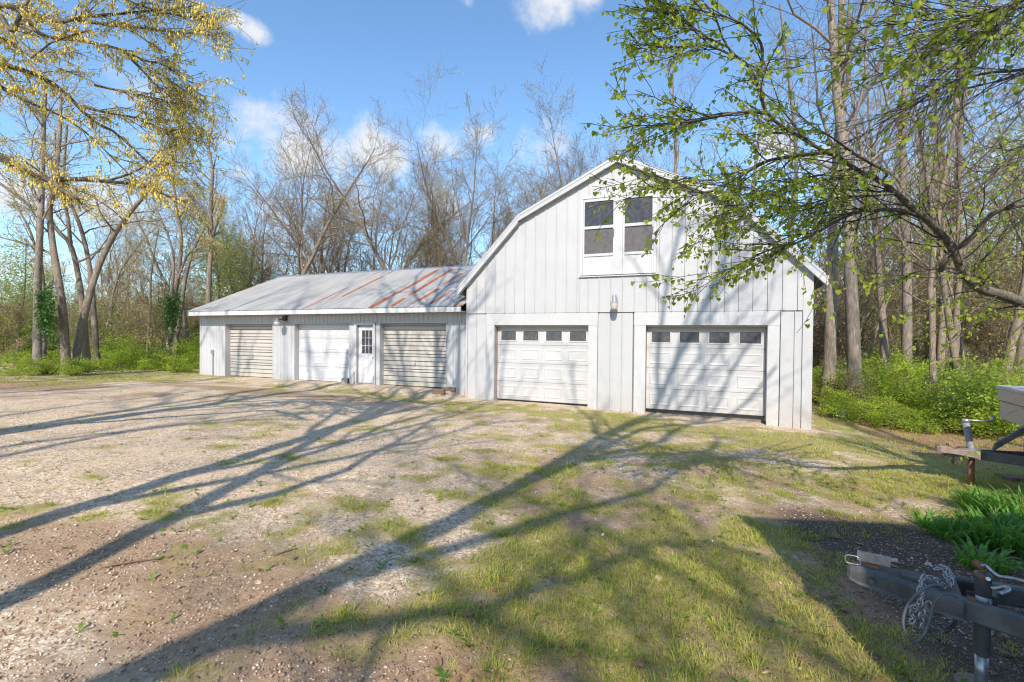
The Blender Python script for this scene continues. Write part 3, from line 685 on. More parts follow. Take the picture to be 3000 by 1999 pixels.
def sheet(x0, x1, z0, z1, pitch=.178):
    n = max(1, round((x1-x0)/pitch)); w = (x1-x0)/n; prof_ = [(x0, 0)]
    for k in range(n):
        a = x0+k*w; prof_ += [(a+.012, -.016), (a+.030, -.016), (a+.042, 0), (a+w*.5, -.003), (a+w-.004, 0)]
    prof_.append((x1, 0)); P_ = [(x, WY+.012+y) for x, y in prof_]; k = len(P_)
    v = [(x, y, z0) for x, y in P_]+[(x, y, z1) for x, y in P_]+[(x, WY+.03, z0) for x, y in P_]+[(x, WY+.03, z1) for x, y in P_]
    f = [(i, i+1, k+i+1, k+i) for i in range(k-1)]+[(i, 2*k+i, 2*k+i+1, i+1) for i in range(k-1)]
    m = MB(); m.add(v, f); return m.build('siding_sheet', M_wside, wing)
TZ = 2.2855
for a, b, lo in ((XL, -11.47, -.3), (-11.47, -10.76, -.3), (-8.19, -7.14, -.3), (-3.53, -3.37, -.3), (-.80, -.002, -.3)): sheet(a, b, lo, TZ-.0)
x = XL
while x < -.05:
    b = min(x+.89, -.002); sheet(x, b, TZ+.004, 2.60); x = b
wbox('corner_trim', M_wside, .004, XL-.012, XL+.05, WY-.012, WY+.03, -.3, 2.58)
fa = wbox('fascia', M_fascia, .005, XL+.04, -.06, EY-.03, EY, 2.572, EAZ-.012)
m = MB(); m.box(XL+.04, -.01, EY, WY+.01, 2.585, 2.600); m.build('soffit', M_wside, wing)
# roof sheets with ribs + rust map
nrm = np.array([0, -SL, 1])/math.hypot(1, SL)
def roofhit(px, py):
    d = ray(px, py); c0 = CAM.copy(); q = np.array([0, EY-.03, EAZ]); n_ = np.array([-.0029, -SL, 1.]); t = ((q-c0)@n_)/(d@n_); p = c0+d*t; return p[0], (p[1]-EY)/(RY-EY)
zr = lambda x, y: (500+x/2.353, 700+y/2.353)
streaks = []
for (a, b, c, d, w) in ((925, 480, 1225, 335, .055), (1350, 275, 1450, 225, .04), (1110, 440, 1180, 405, .03), (1195, 395, 1460, 262, .05), (1500, 240, 1550, 218, .03),
                        (1385, 472, 1500, 408, .10), (1500, 408, 1700, 300, .075), (1690, 305, 1840, 215, .095), (1535, 460, 1622, 408, .075), (1655, 385, 1850, 270, .075), (1850, 265, 1948, 208, .075), (1710, 425, 1850, 345, .07), (1885, 315, 1940, 280, .05),
                        (1950, 275, 2005, 238, .065), (1800, 445, 1945, 355, .045), (1965, 460, 2047, 388, .035), (2010, 462, 2046, 440, .06), (1965, 335, 1985, 325, .03), (1640, 462, 1700, 425, .025)):
    X0, t0 = roofhit(*zr(a, b)); X1, t1 = roofhit(*zr(c, d)); streaks.append((X0, X1, t0, t1, w))
def roof_sheet(x0, x1, yA, zA, yB, zB, name='roof_sheet', rows=40, rust=True):
    n = max(2, int(round((x1-x0)/.0325))); xs_ = np.linspace(x0, x1, n+1); ts = np.linspace(0, 1, rows+1)
    ph = np.mod((xs_-XL), .195)/.195; rib = np.where((ph < .14) | (ph > .98), .024, np.where(np.abs(ph-.55) < .08, .004, 0))
    Xg, Tg = np.meshgrid(xs_, ts); Yg = yA+(yB-yA)*Tg; Zg = zA+(zB-zA)*Tg+rib[None, :]+.012
    V = np.stack([Xg.ravel(), Yg.ravel()-WY, Zg.ravel()], -1); nx_ = n+1
    i = (np.arange(rows)[:, None]*nx_+np.arange(n)[None, :]).ravel(); F = np.stack([i, i+1, i+nx_+1, i+nx_], -1)
    o = fastmesh(name, V, F, M_roof, wing)
    r = np.zeros(Xg.shape)
    if rust:
        for X0, X1, t0, t1, w in streaks:
            xc = X0+(X1-X0)*np.clip((Tg-t0)/(t1-t0+1e-6), 0, 1)
            r = np.maximum(r, sst(w*1.9, w*.7, np.abs(Xg-xc))*sst(t0-.03, t0+.01, Tg)*sst(t1+.03, t1-.01, Tg))
        r = np.maximum(r, .8*sst(.04, 0, np.abs(Xg-XL-.03))*sst(.25, .6, Tg)*(vnoise(Xg*0+1, Tg*18, 4) > .45))
    a = o.data.attributes.new('rust', 'FLOAT', 'POINT'); a.data.foreach_set('value', r.ravel().astype(np.float32)); return o
x = XL
while x < -.06:
    b = min(x+.78, -.004); roof_sheet(x, b+.004, EY-.05, EAZ-.02, RY, RZ); roof_sheet(x, b+.004, BY+.3, RZ-(BY+.3-RY)*SL, RY, RZ, rows=4, rust=False); x = b
roof_sheet(0, 1.2, RY-.9, RZ-.9*SL, RY, RZ, rows=8)
m = MB(); m.prism([(0, 0), (1, 0), (1, 1)], 0, 0) if False else None
cap = MB(); cap.add([(XL-.02, RY-.16, RZ-.16*SL+.034), (1.2, RY-.16, RZ-.16*SL+.034), (1.2, RY, RZ+.045), (XL-.02, RY, RZ+.045), (XL-.02, RY+.16, RZ-.16*SL+.034), (1.2, RY+.16, RZ-.16*SL+.034),
                     (XL-.02, RY-.165, RZ-.16*SL+.012), (1.2, RY-.165, RZ-.16*SL+.012)], [(0, 1, 2, 3), (3, 2, 5, 4), (6, 7, 1, 0)])
cap.build('ridge_cap', M_galv, wing)
m = MB(); m.add([(XL-.01, EY-.03, EAZ-.14), (XL-.01, RY, RZ-.12), (XL-.01, RY, RZ+.02), (XL-.01, EY-.03, EAZ), (XL+.02, EY-.03, EAZ-.14), (XL+.02, RY, RZ-.12), (XL+.02, RY, RZ+.02), (XL+.02, EY-.03, EAZ)],
                [(0, 1, 2, 3), (4, 7, 6, 5), (0, 3, 7, 4), (0, 4, 5, 1), (3, 2, 6, 7)]); m.build('rake_board', M_rustg, wing)
# openings
def opening(xa, xb, z0, label, kind, mat):
    Yd = WY+.205
    wbox('door_jamb', M_wside, 0, xa-.012, xa+.008, WY-.004, Yd+.1, z0-.1, TZ); wbox('door_jamb', M_wside, 0, xb-.008, xb+.012, WY-.004, Yd+.1, z0-.1, TZ)
    wbox('door_head_trim', M_trim, .002, xa-.02, xb+.02, WY-.018, WY+.03, TZ-.028, TZ+.002)
    wbox('door_lintel', M_wside, 0, xa, xb, WY+.032, Yd+.1, TZ-.03, TZ+.03)
    wbox('door_sill', M_conc, .004, xa-.02, xb+.02, WY+.02, WY+.40, z0-.2, z0-.012)
    xa += .009; xb -= .009
    if kind == 'panel': garage_door(wing, label, xa, xb, z0, TZ-.03, Yd+.03, mat, False); return
    d = MB(); d.box(xa, xb, Yd+.03, Yd+.07, z0, TZ-.03); root = d.build('garage_door', M_joint, wing, tg=dict(label=label))
    gy = [310, 345, 400, 462, 508, 546, 604, 664, 709, 744, 802, 861, 907, 941, 1002, 1064, 1125]; H = TZ-.03-z0
    zs = [TZ-.03-(q-310)/815*H for q in gy]
    for a, b in zip(zs[:-1], zs[1:]):
        s = MB(); s.add([(xa, Yd+.022, b+.014), (xb, Yd+.022, b+.014), (xb, Yd, b+.026), (xa, Yd, b+.026), (xa, Yd+.012, a-.004), (xb, Yd+.012, a-.004), (xa, Yd+.03, a-.002), (xb, Yd+.03, a-.002), (xa, Yd+.03, b+.012), (xb, Yd+.03, b+.012)],
                        [(0, 1, 3, 2), (2, 3, 5, 4), (4, 5, 7, 6), (8, 9, 1, 0)] if False else [(0, 1, 2, 3), (3, 2, 5, 4), (4, 5, 7, 6), (8, 9, 1, 0)])
        s.build('door_slat', mat, root)
    hx = (xa+xb)/2; hz = z0+.78
    h = MB(); lathe(h, 0, 0, [(.001, 0), (.03, 0), (.03, .012), (.001, .012)], 12)
    vv = np.concatenate(h.v); h2 = MB(); h2.add(np.stack([hx+vv[:, 0], Yd-.002-vv[:, 2], hz+vv[:, 1]], -1), h.f)
    h2.tube([(hx, Yd-.01, hz), (hx, Yd-.05, hz), (hx, Yd-.055, hz-.06)], .008, 6); h2.tube([(hx-.05, Yd-.055, hz-.07), (hx+.05, Yd-.055, hz-.05)], .009, 6); h2.box(hx-.012, hx+.012, Yd-.02, Yd, hz+.02, hz+.10)
    h2.build('lock_handle', M_galv, root)
opening(-10.746, -8.20, .207, 'leftmost ribbed cream overhead door streaked green at the bottom', 'slat', M_roll)
opening(-7.127, -4.61, .207, 'plain white raised panel garage door without windows', 'panel', M_door2)
opening(-3.354, -.817, .190, 'ribbed cream overhead door right of the entry door', 'slat', M_roll)
# entry door
for a, b, z1_ in ((-4.597, -4.40, TZ), (-3.525, -3.372, TZ)): sheet(a, b, -.2, z1_)
fm = MB(); fm.box(-4.398, -4.305, WY-.03, WY+.06, .15, TZ+.012); fm.box(-3.60, -3.527, WY-.03, WY+.06, .15, TZ+.012); fm.box(-4.303, -3.602, WY-.03, WY+.06, 2.205, TZ+.012)
fm.build('door_frame', M_trim, wing, bev=.006)
tm = MB(); tm.box(-4.303, -3.602, WY+.10, WY+.16, 2.13, 2.203); tm.build('door_transom', M_wside, wing)
rot = MB(); rot.box(-4.4, -4.39+.03, WY-.036, WY-.031, .16, .62); rot.box(-3.60, -3.57, WY-.036, WY-.031, .16, .50); rot.build('peeling_wood', M_wood, wing)
lf = MB(); gx0, gx1, gz0, gz1 = -4.155, -3.735+.03, 1.235, 2.03; yA, yB = WY+.085, WY+.125; dx0, dx1 = -4.300, -3.606
lf.box(dx0, gx0, yA, yB, .235, 2.125); lf.box(gx1, dx1, yA, yB, .235, 2.125); lf.box(gx0, gx1, yA, yB, .235, gz0); lf.box(gx0, gx1, yA, yB, gz1, 2.125)
leaf = lf.build('entry_door', M_manic, wing, bev=.002)
mt = MB(); y2 = yA-.012; t = .014
for k in range(4): xx = gx0+(gx1-gx0)*k/3; mt.box(xx-t/2, xx+t/2, y2, yB-.005, gz0, gz1)
for k in range(4): zz_ = gz0+(gz1-gz0)*k/3; mt.box(gx0+.008, gx1-.008, y2-.002, yB-.006, zz_-t/2, zz_+t/2)
mt.build('muntins', M_manic, leaf)
for i in range(3):
    for j in range(3):
        q = MB(); a = gx0+(gx1-gx0)*i/3+t/2; b = gx0+(gx1-gx0)*(i+1)/3-t/2; c = gz0+(gz1-gz0)*j/3+t/2; d = gz0+(gz1-gz0)*(j+1)/3-t/2
        q.box(a, b, yA+.01, yA+.016, c, d); q.build('door_pane', M_glass2, leaf)
for a, b, c, d in ((-4.20, -3.98, .36, .56), (-3.92, -3.70, .36, .56), (-4.20, -3.98, .98, 1.12), (-3.92, -3.70, .98, 1.12)):
    q = MB(); raised(q, a, b, c, d, yA-.001, .008); q.build('raised_panel', M_manic, leaf)
kn = MB(); kn.tube([(-3.655, yA, 1.10), (-3.655, yA-.05, 1.10)], .014, 8); kn.tube([(-3.655, yA-.05, 1.10), (-3.655, yA-.08, 1.10)], [.024, .028], 10); kn.box(-3.675, -3.635, yA-.012, yA, 1.15, 1.22); kn.build('door_knob', M_galv, leaf)
wbox('door_threshold', M_conc, .004, -4.40, -3.52, WY-.02, WY+.3, .05, .225)
wing.rotation_euler = (0, -.0029, 0)

# wall fittings
lx, ly = 4.418, -.30; lb = 2.585
lamp = thing('yard_lamp', 'grey dusk to dawn lamp on the barn wall between the two garage doors', 'lamp', (lx, ly, lb))
m = MB(); lathe(m, lx, ly, [(.062, lb), (.080, lb+.02), (.098, lb+.15), (.098, lb+.165)]); m.build('lamp_lens', M_lens, lamp, True)
m = MB(); lathe(m, lx, ly, [(.104, lb+.160), (.104, lb+.175), (.072, lb+.195), (.066, lb+.25), (.060, lb+.36), (.052, lb+.37)]); m.build('lamp_housing', M_galv, lamp)
m = MB(); lathe(m, lx, ly, [(.030, lb+.371), (.034, lb+.38), (.034, lb+.405), (.024, lb+.415)]); m.build('photocell', M_lens, lamp)
m = MB(); m.tube([(lx, -.034, lb+.25), (lx, ly+.05, lb+.27)], .022, 10); m.box(lx-.05, lx+.05, -.05, -.033, lb+.17, lb+.33); m.build('wall_bracket', M_galv, lamp)
p = np.array([-7.56, -.17, 2.17]); lx, ly, lb = p
lamp2 = thing('yard_lamp', 'dome topped lamp under the eave beside the leftmost cream door', 'lamp', (lx, ly, lb))
m = MB(); lathe(m, lx, ly, [(.095, lb), (.112, lb+.01), (.125, lb+.135)]); m.build('lamp_lens', M_lens, lamp2, True)
m = MB(); lathe(m, lx, ly, [(.135, lb+.132), (.130, lb+.15), (.085, lb+.195), (.05, lb+.215), (.05, lb+.25), (.03, lb+.262)]); m.build('lamp_housing', M_galv, lamp2, True)
m = MB(); m.tube([(lx, ly+.04, lb+.20), (lx+.03, WY-.01, lb+.26)], .022, 8); m.box(lx-.06, lx+.09, WY-.10, WY-.005, lb+.17, lb+.36); m.build('wall_bracket', M_black, lamp2)
cd = thing('electrical_conduit', 'thin grey conduit pipe and small box on the far left wing wall', 'conduit', (-11.42, WY-.03, .1))
m = MB(); m.tube([(-11.42, WY-.035, .0), (-11.42, WY-.035, 1.05)], .013, 8); m.build('pipe', M_galv, cd)
m = MB(); m.box(-11.49, -11.39, WY-.065, WY-.012, 1.04, 1.20); m.build('outlet_box', M_galv, cd, bev=.004)
# blocks on the ground
b0 = gp(1006, 1126); bz = gz(b0[0], b0[1])
bl = MB(); Lx, Ly, Hh = .20, .40, .19
for yy in (0, .185, .37): bl.box(0, Lx, yy, yy+.03, .0, Hh)
bl.box(0, Lx, .0301, .1849, 0, .03); bl.box(0, Lx, .0301, .1849, Hh-.03, Hh); bl.box(0, Lx, .2151, .3699, 0, .03); bl.box(0, Lx, .2151, .3699, Hh-.03, Hh)
o = bl.build('concrete_block', M_conc, bev=.004); o.location = (b0[0]-.1, b0[1], bz-.015); o.rotation_euler = (0, 0, math.radians(35)); tag(o, 'hollow concrete block on the gravel left of the entry door', 'concrete block')
b0 = gp(1283, 1153); o = MB(); o.box(-.19, .19, -.07, .07, 0, .15); o = o.build('wood_block', M_wood, bev=.006); o.location = (b0[0], b0[1]+.05, gz(b0[0], b0[1])-.01); o.rotation_euler = (0, 0, .12); tag(o, 'short reddish brown timber block by the right cream door', 'wood block')
b0 = gp(1310, 1147); o = MB(); o.box(-.16, .22, -.06, .06, 0, .13); o = o.build('wood_block', M_wood, bev=.006); o.location = (b0[0], b0[1]+.16, gz(b0[0], b0[1])-.01); o.rotation_euler = (0, 0, -.1); tag(o, 'second timber block lying behind the first near the barn corner', 'wood block')
b0 = gp(2462, 1226); o = MB(); lathe(o, 0, 0, [(.16, 0), (.17, .1), (.13, .2), (.05, .235)], 9); o = o.build('garden_stone', M_stone); o.location = (b0[0], b0[1], gz(b0[0], b0[1])-.02); tag(o, 'grey stone at the wood edge right of the barn corner', 'stone')
for k in range(26):
    xx, yy, ff = scatter(1, 9, 1.); 
    if len(xx) == 0: continue
    s = R.uniform(.02, .045); m = MB(); n = 8; v = []
    for zz in (0, .5, .9):
        v += [(math.cos(j/n*6.283)*s*(1-zz*.6)*R.uniform(.8, 1.15), math.sin(j/n*6.283)*s*.75*(1-zz*.6)*R.uniform(.8, 1.15), s*zz*.6) for j in range(n)]
    m.add(v, [(i*n+j, i*n+(j+1) % n, (i+1)*n+(j+1) % n, (i+1)*n+j) for i in range(2) for j in range(n)]+[tuple(range(2*n, 3*n))])
    o = m.build('pale_rock', M_peb, smooth=True); o.location = (xx[0], yy[0], gz(xx[0], yy[0])-.004); o.rotation_euler = (0, 0, R.random()*6)
    tag(o, 'loose pale rock lying in the gravel and grass', 'rock', 'pale rocks on the yard')
# fallen sticks
for (a, b, c, d, lab) in ((300*1.0, 1665, 470, 1640, 'short brown stick on the gravel near the left edge'), (800, 1630, 870, 1610, 'small curved stick on bare soil in the middle of the drive'), (1760, 1600, 1810, 1660, 'dark twig lying in the grass in the middle foreground')):
    p, q = gp(a, b), gp(c, d); mid = (p+q)/2+np.array([.01, .02, .012]); m = MB(); m.tube(smoothpath([p+[0, 0, .008], mid, q+[0, 0, .008]], 8), np.linspace(.008, .004, 8), 6)
    o = m.build('stick', M_wood, smooth=True); tag(o, lab, 'stick')
#@@TREES
# ================================================================== TREES
def perp(d, r_):
    a = r_.normal(size=3); a -= d*(a@d); return a/(np.linalg.norm(a)+1e-9)
class Tree:
    def __init__(s, seed): s.r = np.random.default_rng(seed); s.L = {0: [], 1: [], 2: [], 3: []}; s.tips = []
    def grow(s, p, d, L, rad, lvl, cfg):
        c = cfg[lvl]; n = c['n']; P = [np.array(p, float)]; d = d/np.linalg.norm(d); q = P[0]; step = L/n
        k1 = s.r.normal(size=3)*c['curl']
        for i in range(n):
            d = d+(s.r.normal(size=3)*c['wob']+k1/n)+np.array([0, 0, c['up']/n]); d /= np.linalg.norm(d); q = q+d*step; P.append(q)
        P = np.array(P); rr = rad*np.linspace(1, c['tip'], n+1)
        s.L[min(lvl, 3)].append((P, rr)); s.kids(P, rr, L, lvl, cfg)
    def kids(s, P, rr, L, lvl, cfg, t0=None, azb=None):
        c = cfg[lvl]; n = len(P)-1
        if lvl+1 not in cfg: s.tips.append(P[-1]); s.tips.append(P[n//2]); return
        k = c['kids']; k = max(1, int(round(k*(.75+.5*s.r.random())))); t0 = c['t0'] if t0 is None else t0
        for j in range(k):
            t = t0+(1-t0)*(j+s.r.random()*.9)/k; t = min(t, .995); i = int(t*n); u = t*n-i; b = P[i]*(1-u)+P[min(i+1, n)]*u
            T = P[min(i+1, n)]-P[max(i-0, 0)]; T /= np.linalg.norm(T)+1e-9
            ang = math.radians(c['ang']*(1.25-.6*t)+s.r.normal()*8); dd = T*math.cos(ang)+perp(T, s.r)*math.sin(ang)
            if azb is not None: dd = dd+np.array(azb)
            dd /= np.linalg.norm(dd)
            r0 = (rr[i]*(1-u)+rr[min(i+1, n)]*u)*c['rr']*(.75+.4*s.r.random()); 
            s.grow(b, dd, L*c['lr']*(1.15-.62*t)*(.75+.5*s.r.random()), max(r0, .0065), lvl+1, cfg)
def buds(tips, r_, k, spread, size, flat=False):
    tips = np.array(tips); c = np.repeat(tips, k, 0)+r_.normal(0, spread, (len(tips)*k, 3)); n = len(c)
    a = r_.normal(size=(n, 3)); a /= np.linalg.norm(a, axis=1)[:, None]; b = r_.normal(size=(n, 3)); b -= a*(a*b).sum(1)[:, None]; b /= np.linalg.norm(b, axis=1)[:, None]
    s = (size*(.6+.8*r_.random(n)))[:, None]
    v = np.stack([c-a*s, c+b*s*.6, c+a*s, c-b*s*.6], 1).reshape(-1, 3); return v, np.arange(4*n).reshape(-1, 4)
def finish(tr, root, org, mtrunk, mtwig, bud=None, budn=1, buds_=.05, budsize=.03, names=('trunk', 'limbs', 'twigs')):
    org = np.array(org, float)
    for lv, nm, sides, mt in (((0,), names[0], 10, mtrunk), ((1,), names[1], 6, mtrunk), ((2, 3), names[2], 3, mtwig)):
        ln = sum([tr.L[l] for l in lv], [])
        if ln:
            V, F = tubes(ln, sides); o_ = fastmesh(nm, V-org, F, mt, root, smooth=True)
            if 3 in lv: o_['kind'] = 'stuff'
    if bud is not None:
        v, f = buds(tr.tips, tr.r, budn, buds_, budsize); fastmesh('buds', v-org, f, bud, root)['kind'] = 'stuff'
CF_FOREST = {0: dict(n=14, wob=.035, curl=.12, up=.25, tip=.22, kids=15, t0=.38, ang=52, lr=.30, rr=.42),
             1: dict(n=7, wob=.13, curl=.35, up=.55, tip=.25, kids=8, t0=.18, ang=46, lr=.48, rr=.5),
             2: dict(n=5, wob=.16, curl=.4, up=.3, tip=.3, kids=6, t0=.15, ang=44, lr=.5, rr=.55),
             3: dict(n=4, wob=.2, curl=.5, up=.2, tip=.4, kids=0, t0=.2, ang=40, lr=.5, rr=.6)}
def cfgmod(base, **kw):
    c = {k: dict(v) for k, v in base.items()}
    for k, v in kw.items():
        l, n = k.split('_'); c[int(l[1:])][n] = v
    return c
CF_OAK = cfgmod(CF_FOREST, l0_t0=.30, l0_kids=14, l0_lr=.44, l0_ang=44, l0_rr=.50, l0_wob=.08, l1_n=10, l1_wob=.19, l1_kids=11, l1_up=.5, l1_lr=.42, l1_tip=.2, l2_kids=7, l2_lr=.55)
CF_OAK = cfgmod(CF_OAK, l0_tip=.10, l0_ang=42)
CF_OAK2 = cfgmod(CF_OAK, l0_t0=.42, l0_kids=16, l0_lr=.36, l0_ang=40, l0_wob=.05)
CF_THIN = cfgmod(CF_FOREST, l0_t0=.3, l0_kids=10, l0_lr=.24, l0_wob=.05, l1_kids=6, l2_kids=5)
CF_BRUSH = cfgmod(CF_FOREST, l0_n=7, l0_t0=.10, l0_kids=10, l0_lr=.5, l0_wob=.1, l0_tip=.3, l1_kids=8, l1_n=5, l2_kids=6, l3_n=3)

def proto_tree(seed, H, r0, cfg, mt, mw, bud, lean=0, stems=1, name='bare_tree'):
    tr = Tree(seed); root = D.objects.new(name, None)
    for k in range(stems):
        a = tr.r.random()*6.28; sp = (.28 if stems > 1 else lean); d = np.array([math.cos(a)*sp, math.sin(a)*sp, 1.])
        tr.grow((math.cos(a)*r0*.6*(stems > 1), math.sin(a)*r0*.6*(stems > 1), -.25), d, H*(1-.12*k), r0*(1-.15*k), 0, cfg)
    # root flare
    P, rr = tr.L[0][0]; rr = rr.copy(); rr[0] *= 1.5; tr.L[0][0] = (P, rr)
    finish(tr, root, (0, 0, 0), mt, mw, bud, 1, .10, .028)
    return root
PROT = {}
PROT['f1'] = proto_tree(1, 19, .195, CF_FOREST, M_barkp, M_twig, M_bud, .03)
PROT['f2'] = proto_tree(2, 18, .19, CF_FOREST, M_bark, M_twig, M_bud, .06)
PROT['f3'] = proto_tree(3, 20, .17, CF_THIN, M_barkp, M_twig, M_bud, .03)
PROT['t1'] = proto_tree(4, 13, .085, CF_THIN, M_bark, M_twig, M_bud, .10)
PROT['t2'] = proto_tree(5, 11, .07, CF_THIN, M_barkp, M_twig, M_bud, .16)
PROT['o1'] = proto_tree(6, 14.5, .19, CF_OAK, M_bark, M_twig, M_bud, .05)
PROT['o2'] = proto_tree(7, 14.5, .16, CF_OAK, M_bark, M_twig, M_budy, .10)
PROT['o3'] = proto_tree(8, 14.5, .15, CF_OAK, M_bark, M_twig, M_bud, .12, stems=2)
CF_SH = cfgmod(CF_OAK, l0_t0=.24, l0_kids=14, l0_ang=30, l0_lr=.46, l0_rr=.72, l0_tip=.4, l0_wob=.06, l1_kids=7, l1_rr=.62, l1_tip=.35, l2_kids=4, l2_rr=.6)
PROT['s1'] = proto_tree(14, 17.5, .15, CF_SH, M_bark, M_twig, M_budy, .04)
PROT['s3'] = proto_tree(16, 17.5, .125, CF_SH, M_bark, M_twig, M_budy, .04)
PROT['s2'] = proto_tree(15, 16.5, .125, CF_SH, M_bark, M_twig, M_budy, .07, stems=2)
PROT['o4'] = proto_tree(17, 14.5, .16, CF_OAK2, M_bark, M_twig, M_bud, .03)
PROT['o5'] = proto_tree(18, 14.5, .14, CF_OAK2, M_bark, M_twig, M_bud, .05)
PROT['b1'] = proto_tree(9, 5.2, .035, CF_BRUSH, M_twig, M_twig, M_bud, stems=6, name='brush_thicket')
PROT['b2'] = proto_tree(10, 3.6, .028, CF_BRUSH, M_twig, M_twig, M_budg, stems=6, name='brush_thicket')
PROT['g1'] = proto_tree(12, 9, .09, cfgmod(CF_THIN, l0_t0=.2), M_bark, M_twig, None, .05, name='young_leafy_tree')
def leafcloud(root, seed, n, fc, size, mat, name='foliage'):
    r_ = np.random.default_rng(seed); c = fc(r_, n); a = r_.normal(size=(n, 3)); a[:, 2] *= .5; a /= np.linalg.norm(a, axis=1)[:, None]; b = r_.normal(size=(n, 3)); b -= a*(a*b).sum(1)[:, None]; b /= np.linalg.norm(b, axis=1)[:, None]
    s = (size*(.55+.9*r_.random(n)))[:, None]; v = np.stack([c-a*s, c+b*s*.55, c+a*s, c-b*s*.55], 1).reshape(-1, 3); o_ = fastmesh(name, v, np.arange(4*n).reshape(-1, 4), mat, root); o_['kind'] = 'stuff'; return o_
def clumpf(R_, H, k, spread):
    def f(r_, n):
        cs = []
        for _ in range(k):
            a = r_.random()*6.28; rr = R_*math.sqrt(r_.random()); cs.append((math.cos(a)*rr, math.sin(a)*rr, H*(.18+.75*r_.random()*(1-.45*(rr/R_)**2))))
        cs = np.array(cs); i = r_.integers(0, k, n); p = cs[i]+r_.normal(size=(n, 3))*spread*np.array([1, 1, .55]); p[:, 2] = np.abs(p[:, 2]); return p
    return f
leafcloud(PROT['g1'], 5, 5200, lambda r_, n: (lambda q: q*np.array([1.5, 1.5, 3.0])+np.array([0, 0, 6.0]))((lambda v: v/np.linalg.norm(v, axis=1)[:, None]*(.25+.75*r_.random((n, 1))**.6))(r_.normal(size=(n, 3))))+r_.normal(size=(n, 3))*.25, .055, M_budg)
def proto_bush(seed, R_, H, n, k, spread, size, mat, name='green_bush'):
    root = D.objects.new(name, None); tr = Tree(seed)
    for j in range(7):
        a = tr.r.random()*6.28; d = np.array([math.cos(a)*.55, math.sin(a)*.55, 1.]); tr.grow((math.cos(a)*R_*.2, math.sin(a)*R_*.2, -.05), d, H*.95, .011, 2, CF_BRUSH)
    V, F = tubes(tr.L[2]+tr.L[3], 3); fastmesh('stems', V, F, M_twigd, root)
    leafcloud(root, seed, n, clumpf(R_, H, k, spread), size, mat); return root
BU = [proto_bush(21, .95, 1.25, 2600, 34, .15, .036, M_bush), proto_bush(22, 1.1, .9, 2400, 36, .14, .034, M_bush), proto_bush(23, .8, 1.5, 2600, 30, .16, .038, M_bush2), proto_bush(24, .6, .45, 1100, 18, .09, .032, M_bush), proto_bush(25, 1.3, 1.9, 3600, 42, .2, .042, M_bush)]
used = set()
def place(root, x, y, rz=None, s=1., sz=None, label=None, cat=None, group=None, dz=0):
    rz = R.random()*6.28 if rz is None else rz; sz = sz or s; z = gz(x, y)+dz
    if root.name in used: return dup(root, (x, y, z), rz, (s, s, sz), label, cat, group)
    used.add(root.name); COL.objects.link(root); root.location = (x, y, z); root.rotation_euler = (0, 0, rz); root.scale = (s, s, sz); tag(root, label, cat, group); root['category'] = cat
    return root
def place_(key, x, y, **kw):
    kw.setdefault('cat', 'tree')
    o = place(PROT[key], x, y, **kw); o['category'] = kw['cat']; return o
def pf(px, f):  # position from photo column and distance
    t = (px-1500)/FPX*f; return CAM[0]+_f[0]*f+_r[0]*t, CAM[1]+_f[1]*f+_r[1]*t
q = 1.275
# --- named trees right of the barn
for key, px, f, s, rz, lab in (('f1', 1907*q, 14.3, 1.0, .4, 'thick straight bare trunk closest to the barn on its right'),
                               ('f1', 1966*q, 13.6, 1.0, 2.7, 'thick grey trunk leaning slightly, second from the barn on its right'),
                               ('f2', 2045*q, 17.5, .8, 1.0, 'slim pale trunk just right of the two thick trunks'),
                               ('f3', 2082*q, 18.5, 1.15, 4.0, 'tall pale mottled trunk rising through the bright undergrowth'),
                               ('t1', 2150*q, 13.2, 1.05, 3.3, 'thin leaning pale trunk before the dark stump area'),
                               ('t1', 2185*q, 14.8, 1.2, 1.2, 'dark slender trunk behind the thin leaning one'),
                               ('f2', 2215*q, 14.6, .62, 2.2, 'straight mid grey trunk above the second trailer hitch'),
                               ('f2', 2300*q, 16.5, .85, 5.2, 'thick trunk near the right edge of the wood'),
                               ('f1', 2345*q, 18, .8, 3.9, 'heavy dark trunk at the right edge behind the limb')):
    x, y = pf(px, f); place_(key, x, y, rz=rz, s=s, label=lab)
